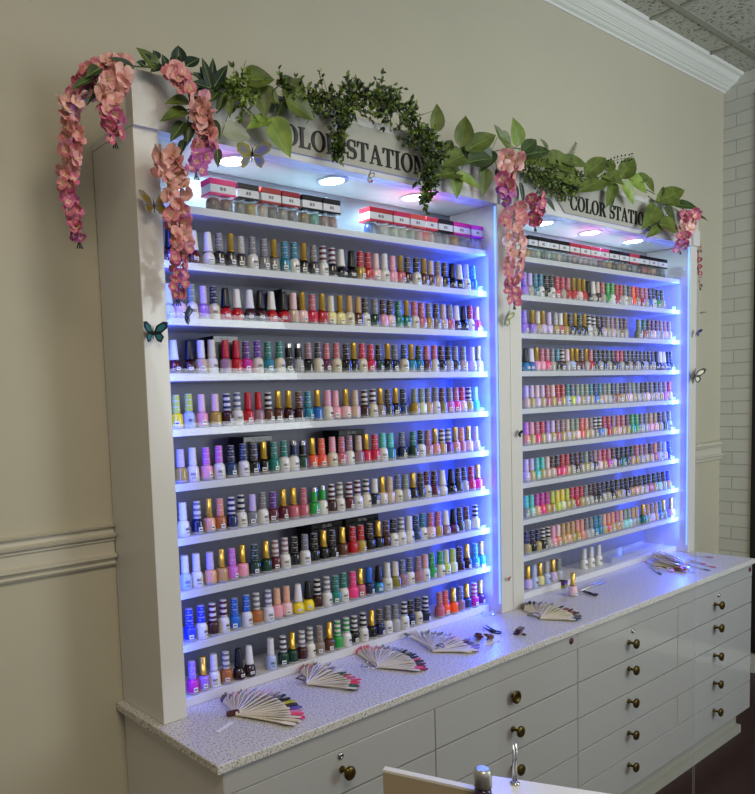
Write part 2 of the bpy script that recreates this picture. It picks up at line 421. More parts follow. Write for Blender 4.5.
R2 = rack(XG+.0012, 2.8578, 'white display rack farther away, beside the brick wall corner', (1.70, 2.52), 1.790, 2.40, [1.763, 2.10, 2.447])
tag(MB().box((XG-.0011, YT+.004, rel(0.001)), (XG+.0011, -.01, rel(1.38))).build('trim_5', GAP), kind='structure')

# ================================================================= BOTTLES
PAL = {}
def pc(k, hexc, word, metal=0, rough=.25): PAL[k] = (hexc, word, metal, rough)
for k, h_, w_ in [('wh','#dad9d6','white'),('cr','#d3ccb8','cream'),('bk','#0d0c10','black'),('dr','#55101a','dark red'),('rd','#b3121f','red'),
    ('cs','#c21f45','crimson'),('wn','#5a1a30','wine red'),('mr','#3a1518','maroon'),('pk','#e39ab0','pink'),('pp','#e3bfc2','pale pink'),
    ('hp','#e8367c','hot pink'),('mg','#c0289a','magenta'),('rs','#b8606f','rose'),('dp','#a5707a','dusty rose'),('sa','#d98a72','salmon'),
    ('co','#e0583f','coral'),('or','#ff5a1e','bright orange'),('pe','#dfa486','peach'),('tn','#b8925c','tan'),('gd','#a98b35','gold'),
    ('ye','#e8cf1a','yellow'),('cy','#e0d694','pale yellow'),('lm','#b8c93a','lime green'),('pl','#d0d8a0','pale lime'),('gn','#1d9a3e','green'),
    ('dg','#0f3a2a','dark green'),('tg','#14786a','teal green'),('tl','#1a7a96','teal'),('aq','#3fc4bb','aqua'),('mt','#8fd0bb','mint'),
    ('bl','#1d62b8','blue'),('rb','#2436d8','royal blue'),('sk','#2f9fe6','sky blue'),('nv','#161f44','navy'),('dn','#203a66','dark blue'),
    ('sl','#5b6688','slate blue'),('pb','#a9bbe0','pale blue'),('vi','#9a72d0','violet'),('ll','#c7b3dd','lilac'),('pu','#5f2a86','purple'),
    ('or2','#c76ac4','orchid pink'),('pm','#5a2448','plum'),('gy','#77777a','grey'),('dk','#38373b','dark grey'),('sv','#a9a9a8','silver grey'),
    ('be','#c3aa98','beige'),('tp','#85766c','taupe'),('br','#5a3625','brown'),('ob','#a8602f','orange brown'),('mv','#94707c','mauve'),
    ('db','#2c1612','dark brown'),('gg','#7e8f7a','grey green'),('ol','#7d7420','olive gold'),('cz','#ad9d60','dull gold'),('ct','#a39d90','stone')]: pc(k, h_, w_)
def pmat(k, kind):
    h_, w_, *_ = PAL[k]
    if kind == 'b': return mat('polish '+w_, h_, .16, coat=.4)
    if kind == 'c': return mat('cap '+w_, h_, .32)
GOLDC = mat('gold cap metal', '#e0b850', .22, metal=.65)
GOLDD = mat('gold collar', '#b58e35', .3, metal=.9)
SILV = mat('silver cap metal', '#b9bcc2', .2, metal=.8)
BAND = mat('pale cap band', '#d4d2d0', .3)
BANDK = mat('dark cap band', '#222024', .4)
GLS = mat('clear bottle base', '#a7a4a4', .08, coat=.5)
STICK = mat('white sticker', '#e4e3df', .5)
INK = mat('dark print', '#26242a', .5)

def body_mesh(kind):
    mb = MB()
    if kind == 'glassplain':
        mb.lathe([(.0125, 0), (.0138, .0015), (.0138, .006), (.0136, .030), (.0120, .0345), (.0075, .0365), (.0075, .038)], 16, mis=[1, 1, 0, 0, 0, 0])
    elif kind == 'glass':      # square shouldered lacquer bottle
        mb.lathe([(.0125, 0), (.0138, .0015), (.0138, .006), (.0136, .030), (.0120, .0345), (.0075, .0365), (.0075, .038)], 16, mis=[1, 1, 0, 0, 0, 0])
        mb.box((-.0065, -.0143, .008), (.0035, -.0132, .018), 2)
        mb.box((-.005, -.0146, .0115), (.002, -.01425, .0145), 3)
    elif kind == 'gel':      # tapered opaque gel bottle, printed letters
        mb.lathe([(.0128, 0), (.0136, .0015), (.0138, .010), (.0130, .030), (.0110, .0365), (.0078, .0385), (.0078, .040)], 16, mis=[0]*6)
        for j, ch in enumerate('DC'):
            ps, w_ = glyph_pieces(ch if ch == 'C' else 'O')
            for st in ps:
                for i in range(0, len(st)-1, 2):
                    i2 = min(i+2, len(st)-1)
                    a, b_ = st[i]; c, d_ = st[i2]; h = .0062; ox = -.0058+j*.0058
                    q = [(ox+p[0]*h, .016+p[1]*h) for p in (a, b_, d_, c)]
                    mb.prism(q, -.0142-.00005*j, -.0130, 3)
        mb.box((-.004, -.0141, .0095), (.004, -.0132, .0108), 3)
    else:                    # rounded lacquer bottle
        mb.lathe([(.0118, 0), (.0138, .002), (.0146, .008), (.0146, .018), (.0125, .026), (.0085, .0305), (.0070, .0325)], 16, mis=[1, 0, 0, 0, 0, 0])
        mb.box((-.0055, -.0150, .009), (.0045, -.0135, .016), 2)
        mb.box((-.004, -.0153, .0115), (.003, -.01495, .0132), 3)
    mb.v = [(x*1.18, y*1.18, z*1.04) for x, y, z in mb.v]
    me = mb.mesh('bottle_'+kind, [GLS, GLS, STICK, INK]); return me
def cap_mesh(kind):
    mb = MB()
    if kind == 'band2':      # pale cap with two-tone rings
        r0, r1_, h = .0092, .0080, .042; prof = [(r0, 0)]; mis = []
        for i in range(3):
            for q, fz in enumerate((.34, .82, 1)):
                zz_ = (i+fz)*h/3; prof.append((r0+(r1_-r0)*zz_/h, zz_)); mis.append([1, 0, 1][q])
        mb.lathe(prof, 16, mis=mis)
    elif kind == 'band':
        r0, r1_, h = .0092, .0080, .042; prof = []; mis = []
        N = 3; z = 0
        prof.append((r0, 0))
        for i in range(N):
            zs = [i*h/N+h/N*.08, i*h/N+h/N*.88, (i+1)*h/N]
            for q, zz_ in enumerate(zs):
                prof.append((r0+(r1_-r0)*zz_/h, zz_)); mis.append([1, 0, 1][q])
        mb.lathe(prof, 16, mis=mis)
        for i in range(3):       # printed marks on each band
            for a in range(4):
                an = a*PI/2+.3*i+.4; r = r0+(r1_-r0)*((i+.5)*h/3)/h+.0002
                c_ = Vector((math.cos(an)*r, math.sin(an)*r, (i+.5)*h/3)); t = Vector((-math.sin(an), math.cos(an), 0))
                mb.obox(c_, t*.0028, Vector((math.cos(an), math.sin(an), 0))*.0003, Vector((0, 0, .0011)), 1)
    elif kind == 'gold':
        mb.lathe([(.0098, 0), (.0098, .004), (.0078, .0045), (.0074, .044), (.0066, .0455)], 14, mis=[1, 1, 0, 0])
    elif kind == 'taper':
        mb.lathe([(.0112, 0), (.0112, .004), (.0102, .010), (.0078, .044), (.0066, .047)], 14, mis=[0]*4)
    elif kind == 'plain':
        mb.lathe([(.0090, 0), (.0090, .003), (.0076, .042), (.0068, .044)], 14, mis=[0]*3)
    elif kind == 'silver':
        mb.lathe([(.0092, 0), (.0092, .003), (.0088, .028), (.0086, .0285), (.0086, .039), (.008, .040)], 14, mis=[1, 0, 0, 1, 1])
    mb.v = [(x*1.13, y*1.13, z*1.05) for x, y, z in mb.v]
    return mb.mesh('cap_'+kind, [BAND, BAND])
BM = {k: body_mesh(k) for k in ('glass', 'glassplain', 'gel', 'round')}
CM = {k: cap_mesh(k) for k in ('band', 'band2', 'gold', 'taper', 'plain', 'silver')}
BH = {'glassplain': .0395, 'glass': .0395, 'gel': .0416, 'round': .0338}

# cap tokens: b<col> banded colour on pale; B<col> pale cap with dark bands of colour; d<col> colour with dark bands; g gold; k / w tapered; p<col> plain; s<col> silver top; G coloured gold
def cap_info(tk):
    a, c = tk[0], tk[1:]
    if a == 'g': return 'gold', [GOLDC, GOLDD], 'gold cap'
    if a == 'k': return 'taper', [pmat('bk', 'c')]*2, 'tapered black cap'
    if a == 'w': return 'taper', [pmat('wh', 'c')]*2, 'tapered white cap'
    if a == 's': return 'silver', [pmat(c, 'c'), SILV], 'silver-topped '+PAL[c][1]+' cap'
    if a == 'p': return 'plain', [pmat(c, 'c')]*2, 'plain '+PAL[c][1]+' cap'
    if a == 'b': return 'band', [pmat(c, 'c'), mat('cap band light '+PAL[c][1], tuple(x_*.5+.5*y_ for x_, y_ in zip(srgb(PAL[c][0]), srgb('#cfcdcb'))), .3)], 'banded '+PAL[c][1]+' cap'
    if a == 'B': return 'band2', [pmat(c, 'c'), BAND], 'white-ringed '+PAL[c][1]+' cap'
    if a == 'd': return 'band', [pmat(c, 'c'), BANDK], 'dark-ringed '+PAL[c][1]+' cap'
ROWS = {}
def row(k, s): ROWS[k] = [(float(a), b_, c) for a, b_, c in (t.split(':') for t in s.split())]
row(1, '170:dr:k 181:dr:w 194.2:dr:w 208:wh:w 218.3:bk:bgy 231:dk:g 241:dk:bsv 253:wh:bgy 264:gy:bgy 275:gy:g 284.4:tl:btl 294.3:wh:btl 304.3:bk:g 313.8:dk:bgy 323.4:wh:Bpm 332.4:bk:Bpm 341.2:bk:w 351.5:bk:k 360:gd:brd 367:rd:brd 375.8:pp:bpp 384:wh:bwh 393:pk:bpk 400.3:rs:g 408:mr:bdk 416.3:wh:bbk 424:br:g 430:br:bbe 437.3:be:btp 444.5:bk:bdk 452:bk:k 459.4:bk:w 465.2:wh:bpb 471.4:tl:bsk')
row(2, '168:wh:w 177:pp:bdk 188.4:wh:bgg 201.2:vi:bll 211.7:cr:bnv 223:rd:k 237.6:rd:w 249.6:mr:w 260.5:mr:k 271.7:rd:w 283.6:rd:k 293.6:be:bpp 303.2:pp:g 312.6:cs:brs 322.3:rd:g 331.3:cy:bcr 340.9:cy:g 349.3:cr:ptn 357.6:br:ptn 366:wh:bdk 374.5:dg:bgy 382.7:pk:bmr 390.3:pp:bdk 399:tg:btg 406.8:tg:g 413.7:cr:brs 421.3:rs:brs 429:gd:bgy 435.6:gy:bdk 443.4:be:bbe 449.5:rs:bgy 456:dk:w 463.5:bk:k 469.5:wh:brd 476.6:cs:bpk')
row(3, '174.6:dr:w 189.9:mr:k 201.5:be:bwh 212.7:wh:bcr 225.9:mv:prd 235.5:rd:prd 247:mg:bpu 257.3:cr:bpu 268.3:tl:btg 279.9:cr:btg 289.1:dk:sbk 298.6:sv:sbk 308.5:bk:bmv 318:cr:bdk 326.8:pm:brs 337:cr:brs 346:bk:bbk 353.8:bk:g 362.5:cr:bcs 371:cs:bcs 379.4:dg:bbk 387.9:bk:g 395.7:nv:bsl 403.6:cr:bdn 411.4:tl:g 418.5:tl:bdg 426.3:pm:brs 434.6:cr:brs 441.2:bk:bmr 448.7:sv:bbk 455.8:dk:bgy 463.5:be:bgy 471.8:ll:bll 478.4:ll:g')
row(4, '177.2:ye:blm 189.1:pb:blm 202.3:pk:bpp 216:gd:bpp 227.3:mr:Bnv 237.2:wh:Bsl 248.4:rd:prd 259:mv:prd 269.2:br:Bbk 278.8:br:g 289:mr:g 299.3:mr:bbr 308.5:tl:btl 318.3:bl:g 327.6:cr:bpk 336:pk:bpk 345.9:pp:g 355:be:bbe 364.5:mr:Bmr 371.8:cr:Bmr 380.4:tp:g 388.2:dk:bdk 396:nv:g 404:dn:bnv 414.4:gd:bgg 421:pl:bgg 428.3:tn:bgy 435.4:cr:bgy 442.5:ol:bbr 449.2:or2:bgy 455.8:hp:brs 461.6:pp:bcs 467.7:gd:Bnv 475.5:aq:bmt')
row(5, '181.8:gd:bll 193.4:wh:bwh 207:pk:bor2 219.2:wh:bor2 232:dn:bnv 243.7:wh:bdn 253:bk:bdk 264.8:bk:g 272:tg:btg 282.5:wh:btg 294:wh:snv 303:dg:sbk 313.2:co:g 322.5:co:bco 332.6:cr:bpk 341.3:rs:brs 349.7:wh:bmv 358.8:mv:bbe 366.8:cs:g 375.2:cs:bcs 382:wh:baq 390:tl:baq 402.8:nv:bsl 412.8:dg:btg 420.8:wh:bdg 428:dp:bdp 435:sa:g 441.8:tn:Bbr 448.6:pu:Bsl 454.5:sa:g 461.7:rs:bsa 468.8:pp:g 475:ll:bll')
row(6, '183.2:wh:bwh 198.2:nv:Bgy 209.9:pe:g 220:ob:bsa 231.3:nv:Bnv 242.2:wh:Bnv 252.9:gy:bll 263.3:wh:bgy 273.3:wn:bpu 284:wn:g 294:rs:g 303.6:rs:brs 314:gn:sgn 323:wh:sgn 332:mr:Bmr 339.7:wh:Bgy 348.5:dr:Bdr 356.9:wh:Bdr 366:cr:Bdk 374.7:nv:Bwh 381.9:cr:g 389.8:be:bbe 398.4:cr:bsl 405.7:sv:bgg 413.2:bk:g 420.3:dk:bdb 426.4:cr:bwn 435:wn:bmr 442.6:wh:w 451.3:bk:k 458:dk:bdk 464:sv:bdk 471.2:cs:brd 477.5:hp:g')
row(7, '185.9:pb:bwh 197.2:wh:bwh 210.5:pe:bll 220.6:tn:g 232:or2:bor2 243.3:pk:g 254.6:dg:bdg 266.3:dg:g 275.8:wn:Bmv 285.6:wh:Bmv 295.4:bk:bbk 305.3:wh:bgy 315:bk:bbk 324.5:bk:g 332.8:bk:bbk 343.1:br:g 353:rd:brd 361:gd:brd 369.9:bk:bdb 378.4:bk:g 385.5:mr:bmr 393:wh:bbk 400.4:wh:Bgy 409:wh:bwh 416.3:dn:bdn 423:wh:btl 430:pp:brs 437.6:gd:brs 445.5:mv:w 453.6:pm:k 460:dk:bdk 466.7:sv:bbr 475:cy:Bbk 481:dn:Bdn')
row(8, '190.2:rb:brb 201.2:wh:brb 213:mr:Bwn 224.5:wh:Bwn 235.6:bl:bbl 246.9:wh:bbl 257.2:ob:Bgy 268.2:wh:Bgy 277.5:pk:bpe 287.2:pp:bpe 298.3:ye:w 309:ye:k 317.7:mr:Bbk 326:wh:Bgy 335.2:tg:btg 343.9:wh:btg 352.7:hp:bhp 360.3:rs:g 368.9:nv:pbl 378.6:tl:k 387.7:wh:bwh 395.4:ol:bcr 401.8:mv:bsl 409.7:wh:bsl 417.8:dp:bmv 424.8:wh:bpe 432.5:gn:bgn 440:cr:bgn 446.3:lm:bpl 453:pl:blm 460:mr:bmr 467.4:mr:g 475:sk:bsk 481:sk:g')
row(9, '192.5:mg:bvi 204:vi:g 215:wh:Bwh 226.5:ob:Bgy 239:db:k 249.3:db:w 271.4:pb:bwh 283.1:dg:Bdk 292:dg:g 301.5:mr:Bgy 310:wh:Bgy 319.7:tp:btp 329.3:br:g 337.7:gn:Bgn 346.5:wh:Bgn 355:bk:Bdk 363.8:wh:Bbk 372:bk:g 379.7:nv:bdk 388:wh:bgy 395.8:sv:bgy 404:wh:Bnv 411.4:nv:bbk 417.5:cr:bdk 425.3:nv:Bnv 439.5:rs:brs 446:or:bco 453:or:g 460.7:mv:bsl 467.2:dn:g 473.8:mg:Bmg 481:pm:g 488.3:co:bor 494.5:pm:bmg')
ORD = ['', 'first', 'second', 'third', 'fourth', 'fifth', 'sixth', 'seventh', 'eighth', 'ninth', 'tenth']
YB = -.143
def make_bottle(body, captk, x, y, z, rz, group):
    ck, cmats, cname = cap_info(captk)
    kind = 'gel' if (body in ('wh', 'cr', 'pb') and ck in ('band', 'band2', 'silver', 'plain')) else ('round' if ck == 'taper' else random.choice(['glass', 'glassplain']))
    e = empty('nail_polish_bottle', (x, y, z), rz)
    b_ = link('bottle_body', BM[kind], e); b_.material_slots[0].link = 'OBJECT'; b_.material_slots[0].material = pmat(body, 'b')
    c_ = link('cap', CM[ck], e, (0, 0, BH[kind]))
    for i in range(2): c_.material_slots[i].link = 'OBJECT'; c_.material_slots[i].material = cmats[i]
    e['category'] = 'nail polish bottle'; e['group'] = group
    return e, PAL[body][1], cname
SHN = {1: 'second', 2: 'third', 3: 'fourth', 4: 'fifth', 5: 'sixth', 6: 'seventh', 7: 'eighth', 8: 'ninth', 9: 'bottom'}
NB = 0
def ordinal(n):
    w_ = ['zeroth','first','second','third','fourth','fifth','sixth','seventh','eighth','ninth','tenth','eleventh','twelfth','thirteenth','fourteenth','fifteenth','sixteenth','seventeenth','eighteenth','nineteenth','twentieth']
    if n <= 20: return w_[n]
    t = {2: 'twenty', 3: 'thirty'}[n//10]
    return (t+'-'+w_[n % 10]) if n % 10 else {30: 'thirtieth'}[n]
def label_row(items, where, end='left end'):
    """items: list of (obj, colour, capname)"""
    base_ = ['%s polish bottle with %s' % (c, k) for _, c, k in items]
    for i, (o, c, k) in enumerate(items):
        if base_.count(base_[i]) == 1: o['label'] = base_[i]+' on the '+where
        else: o['label'] = '%s polish bottle, %s, %s from left, %s' % (c, k, ordinal(i+1), where)
for k in range(1, 10):
    z = rel(LEV[k]) if k < 9 else rel(.0242)
    y = YB if k < 9 else -.139
    its = []; lastx = -9
    for (u, bc, tk) in ROWS[k]:
        x = xat(u, y, z+.02)
        if x-lastx < .0345: x = lastx+.0345
        lastx = x
        if x < .0655+.0175 or x > XG-.0655-.0185: continue
        dy = random.uniform(-.002, .003)
        o, cn, kn = make_bottle(bc, tk, x, y+dy, z+.0003, random.uniform(-.5, .35), 'polish bottles on the nearer rack')
        its.append((o, cn, kn)); NB += 1
    label_row(its, 'nearer rack\'s '+SHN[k]+' shelf')

# farther rack: template rows
F = {}
F[1] = [(524,'vi','bvi'),(529.5,'cr','bll'),(534.5,'tl','btl'),(540,'wh','btl'),(546,'bk','bbk'),(551,'wh','bbk'),(556.5,'cs','bcs'),(562,'cr','bcs'),(567.5,'rd','brs'),(573,'rd','g'),(578.5,'pp','g'),(582.8,'rd','g'),(587,'bk','kx'),(592.5,'cr','w'),(597,'mr','bbe'),(602,'cr','brs'),(607,'gn','bgn'),(611.7,'wh','bgn'),(616,'rd','brd'),(620,'sv','brd'),(624,'wh','bgy'),(627.7,'cr','bdk'),(631.6,'or','bor'),(636,'cr','brd'),(641,'rd','brs'),(645,'cr','brs'),(649,'bl','bnv'),(652.6,'wh','bnv'),(657,'gn','bdg'),(661,'cr','bdg')]
F[2] = [(524,'vi','bvi'),(532,'vi','g'),(537,'cy','bcr'),(542.6,'ll','g'),(548.6,'ll','bll'),(555,'cy','bsv'),(559.5,'rs','bwh'),(564,'gd','g'),(569,'dk','bbk'),(574,'bk','g'),(579,'dk','bdg'),(584,'bk','g'),(588.7,'wh','Bbk'),(593,'cr','Bbk'),(598,'bk','bmr'),(602.6,'be','bmr'),(607,'cr','btp'),(611.5,'be','bmv'),(616,'cr','btp'),(620,'tp','bbr'),(624.5,'cr','bbr'),(638.5,'gg','bgg'),(643.5,'ob','btg'),(648,'cr','bpm'),(652,'pp','bpm'),(656,'sv','bpm'),(660,'cr','bmv'),(664,'pp','bmv'),(668.3,'ll','bmv')]
def seq(s, u0, u1):
    t = [q.split(':') for q in s.split()]; n = len(t)
    return [(u0+(u1-u0)*((i/(n-1))**.97), a, b_) for i, (a, b_) in enumerate(t)]
F[3] = seq('tl:k bl:w pk:g pk:brs hp:brs cr:bgy bk:btl mr:Bmr cr:bpp pb:g dr:g dr:bbr cr:g rd:brs bk:bbk cr:bbk bk:bbk cr:bdk bk:bbk dk:brd cr:brd bk:bdk cr:bdk mr:bbk cr:bbk bk:bdk sv:bbk dk:bbk cr:bdk bk:k dk:w mv:w dn:k nv:bnv bk:w', 525.5, 671)
F[4] = seq('be:bll cy:bll ll:bpp cy:bll rs:brs cy:bpp rs:brd cy:brd pb:btg lm:bsl ll:bgg cy:bgg sv:bgg cy:btl bl:bdn cy:btl be:bgy sv:bgg tp:bdn ob:bgy cy:bdk gd:bdk pp:bgy cy:bgg sv:bgy cr:bdk pp:bdk cr:bgy be:bdk cy:bgy or2:bmv ll:bcs pp:bpk', 526, 673)
F[5] = seq('sa:bor2 cy:bpk hp:brs cy:bcs ll:bvi cy:bll rs:bmv cy:bmv be:bbe cy:bgg pp:bgg co:bco cy:bsa be:btp tp:Bbk bl:Bbk cr:brd rd:brd cy:bmv pe:brs cy:brs gd:bbr gn:bgn gn:bgn cr:bgy sv:bgy pk:btn pe:bgd cy:bdk dn:bgy pb:bgy ll:bll', 526, 673)
F[6] = seq('ll:bll cy:bll aq:baq cy:baq be:bpp be:bmr cs:bmr hp:brd tn:brd cr:bbk mr:bdr cr:bdk cy:bgg cr:bdk mr:bmv pp:brs tn:bcs mg:brs be:bbr mr:bnv tg:bnv dk:bbk tn:bdk gd:brs cr:bmv be:bmv cy:bmr rs:bsa pb:bgy ll:bpb rb:brb rb:brb', 526, 673)
F[7] = seq('gg:baq mt:baq pe:bmg hp:bmg tn:bmg gd:blm lm:bye pl:bye cy:blm cy:bcs rd:bcs cy:brd cr:bgy cr:bmr dk:bmr bk:bbk cr:bbk cr:bbk bk:bbk gd:bdk cr:bbk mr:bbk gd:bbk pe:bbk be:bdk cr:bbk rs:bdk tn:bdg mt:bdk cr:bbk tn:brb sl:bnv', 526, 672)
F[8] = seq('cy:bnv bk:bnv cy:bnv bk:Bbk cr:Bbk pk:bpk sa:bpp cy:btn pe:btn cy:btn gd:bsa sa:bsa cr:bgy sv:bgy tl:btl tl:btl cy:bpe co:bsa cy:bsa tn:brs cy:bpe mt:bgg mt:bgg cr:btn gg:btn', 527, 634)+seq('tg:gx gg:btn ll:btp tn:btn bl:btl gg:g', 643, 663)+[(671, 'ol2', 'g')]
W300 = 0
ext = MB(); ext_mats = []; ext_idx = {}
def emi(mt):
    if mt.name not in ext_idx: ext_idx[mt.name] = len(ext_mats); ext_mats.append(mt)
    return ext_idx[mt.name]
def add_merged(body, captk, x, y, z, rz):
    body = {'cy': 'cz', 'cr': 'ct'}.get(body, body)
    ck, cmats, _ = cap_info(captk)
    kind = 'gel' if (body in ('wh', 'cr', 'pb') and ck in ('band', 'band2', 'silver', 'plain')) else ('round' if ck == 'taper' else random.choice(['glass', 'glassplain']))
    M = Matrix.Translation((x, y, z)) @ Matrix.Rotation(rz, 4, 'Z')
    for me, mm, zo in ((BM[kind], [pmat(body, 'b'), GLS, STICK, INK], 0), (CM[ck], cmats, BH[kind])):
        if kind == 'gel' and zo == 0: pass
        vs = [M @ (v.co+Vector((0, 0, zo))) for v in me.vertices]
        base_ = len(ext.v); ext.v += [tuple(v) for v in vs]
        for p in me.polygons:
            ext.f.append(tuple(base_+i for i in p.vertices)); ext.mi.append(emi(mm[p.material_index])); ext.sm.append(p.use_smooth)
for k in range(1, 9):
    z = rel(LEV[k]); lastx = -9
    for (u, bc, tk) in F[k]:
        if bc == 'ol2': bc = 'pp'
        if tk == 'kx': tk = 'k'
        if tk == 'gx': tk = 'g'
        x = xat(u, YB, z+.02)
        if x-lastx < .0345: x = lastx+.0345
        lastx = x
        if x < XG+.0655+.018 or x > 2.8578-.0655-.018: continue
        add_merged(bc, tk, x, YB, z+.0003, random.uniform(-.5, .3))
tag(ext.build('nail_polish_bottles', ext_mats), 'rows of small assorted nail polish bottles filling the eight upper shelves of the farther rack', 'nail polish bottles', kind='stuff')
# bottom shelf of the farther rack: individual bottles
its = []
for (u, bc, tk) in [(528,'ll','g'),(534,'pb','bpb'),(540,'cy','g'),(546.5,'pb','bsv'),(553,'ll','g'),(558.5,'sv','bgy')]:
    x = xat(u, -.132, rel(.05)); x = max(x, XG+.0655+.018)
    if its and x-its[-1][0].location.x < .0345: x = its[-1][0].location.x+.0345
    o, cn, kn = make_bottle(bc, tk, x, -.132, rel(.0243), random.uniform(-.3, .3), 'polish bottles at the foot of the farther rack'); its.append((o, cn, kn))
label_row(its, 'farther rack\'s bottom shelf')
its = []
for u in (584, 591, 598.5):
    x = xat(u, -.105, rel(.05))
    o, cn, kn = make_bottle('wh', 'Bwh', x, -.105, rel(.0243), -.2, 'three white bottles at the foot of the farther rack'); its.append(o)
for o, n in zip(its, ('leftmost', 'middle', 'rightmost')):
    o['label'] = n+' of three all-white bottles standing alone on the farther rack\'s bottom shelf'
p = at(573, 596, 2, rel(0))
o, *_ = make_bottle('pp', 'g', p.x, p.y, rel(.0003), -.2, 'loose bottles'); del o['group']; o['label'] = 'pale pink polish bottle with gold cap standing loose on the granite worktop'

# ================================================== POWDER JAR PACKS, TOP SHELF
PCK = clear_mat('clear pack acrylic', gloss=.03, haze=.03)
def jar_pack(x0, x1, lidc, jars, label, group, y=-.135):
    e = empty('powder_jar_pack', ((x0+x1)/2, y, rel(LEV[0])+.0004)); w_ = (x1-x0)-.004; h = .080; d = .022
    lm = mat('pack card '+lidc, lidc, .22, spec=.25)
    MB().box((-w_/2, -d, h-.014), (w_/2, d, h)).build('lid', lm, e, bevel=.001)
    mb = MB().box((-w_/2+.001, -d+.001, h-.034), (w_/2-.001, d-.001, h-.0145)); mb.box((-w_*.12, -d+.0003, h-.028), (-w_*.02, -d+.001, h-.020), 1); mb.box((w_*.02, -d+.0003, h-.028), (w_*.10, -d+.001, h-.020), 1)
    mb.build('label_band', [mat('pack label', '#cfd0d4', .4), mat('pack print', '#77767c', .5)], e)
    MB().box((-w_/2, -d, h-.040), (w_/2, d, h-.0345)).build('lower_band', lm, e)
    n = len(jars)
    for i, jc in enumerate(jars):
        jw = w_/n; jx = -w_/2+jw*(i+.5)
        mb = MB(); mb.lathe([(jw*.40, 0), (jw*.46, .004), (jw*.46, .026), (jw*.36, .034)], 14, (jx, -.001, 0.0012), sy=min(1, .040/jw), mis=[0, 0, 0])
        mb.build('jar', [mat('powder '+jc, jc, .3, coat=.5), GLS], e)
    MB().box((-w_/2, -d, 0), (w_/2, -d+.001, .0355)).build('clear_front', PCK, e)
    tag(e, label, 'powder jar pack', group)
LJ = [(209,236,'#d83a78',['#6e5348','#7a5f55'],'pink lidded pack of two brown powder jars, leftmost on the nearer rack'),
      (237,259,'#1d1b20',['#77736f','#a8964a'],'black lidded pack holding a grey and a gold jar, beside the leftmost pink pack'),
      (260,281,'#9c3a35',['#b9b5b0','#6d6a68'],'brick red lidded pack with a white and a dark grey jar'),
      (281,300,'#8e2733',['#9d9a98','#716d75'],'dark red lidded pack of two grey powder jars on the nearer rack'),
      (301,322,'#191a1f',['#8e7c5c','#5aa08c'],'black lidded pack with a tan and a mint green powder jar'),
      (322,340,'#201d22',['#9a7b78','#94706f'],'black lidded pack of mauve jars, just left of the empty gap on the top shelf')]
for u0, u1, lc, js, lb in LJ: jar_pack(xat(u0, -.15, rel(1.25)), xat(u1, -.15, rel(1.25)), lc, js, lb, 'powder jar packs on the nearer rack')
LJ = [(368,392,'#b2323e',['#2c3f70','#a9a9ac'],'red lidded pack with a dark blue jar, just right of the empty gap'),
      (392,409,'#bd2c57',['#9fb09c','#9aa898'],'crimson lidded pack of two pale green powder jars'),
      (409,425,'#cf4f48',['#8fa08e','#b98484'],'coral lidded pack with a green and a dusty pink powder jar'),
      (425,437,'#c9384e',['#d65a5a','#b0909a'],'narrow rose red lidded pack with a bright red powder jar'),
      (437,452,'#1c1a24',['#6f7480','#83858d'],'black lidded pack of two blue-grey jars between the red and magenta packs'),
      (452,469,'#c42a8a',['#9c7b3c','#5c74b0'],'magenta lidded pack with a gold and a blue powder jar'),
      (470,483,'#cf3ac0',['#7d86d8','#9a9ad8'],'violet pink lidded powder pack, rightmost on the nearer rack')]
for u0, u1, lc, js, lb in LJ: jar_pack(xat(u0, -.15, rel(1.25)), xat(u1, -.15, rel(1.25)), lc, js, lb, 'powder jar packs on the nearer rack')
cols = ['#1c1b1f','#1c1b1f','#222025','#1f1e22','#b3354f','#c2445c','#cc4a70','#d04a86','#1b1a1f','#2a2630','#b03a52','#1c1b20','#26232a','#1d1c22']
us = [527,537,547.5,558,568.5,579,589.5,599,608,618,628,638,648,657,666]
jc = [['#a8884a','#7c6a5c'],['#b9c4b0','#4d6b53'],['#b0b8b8','#8aa59a'],['#c4b8a8','#8d9aa8'],['#8a8a90','#9c9296'],['#a0a0a4','#b0a8ae'],['#9a9aa2','#a8a0aa'],['#6d5c66','#8c8488'],['#a88a5c','#3a3238'],['#8a7a5a','#a08c70'],['#4a4450','#8c9098'],['#2a2630','#b04a5c'],['#8c5a3c','#c09a8a'],['#3a4a5a','#7a8a98']]
nm = ['leftmost black','second black','third black','fourth black','brick pink','rose pink','warm pink','bright pink','first black after the pinks,','dark plum','lone crimson','black beside the crimson,','charcoal','rightmost black']
for i in range(14):
    jar_pack(max(xat(us[i], -.15, rel(1.25)), XG+.07), xat(us[i+1], -.15, rel(1.25))-.0005, cols[i], jc[i], nm[i]+' lidded powder jar pack on the farther rack\'s top shelf', 'powder jar packs on the farther rack')

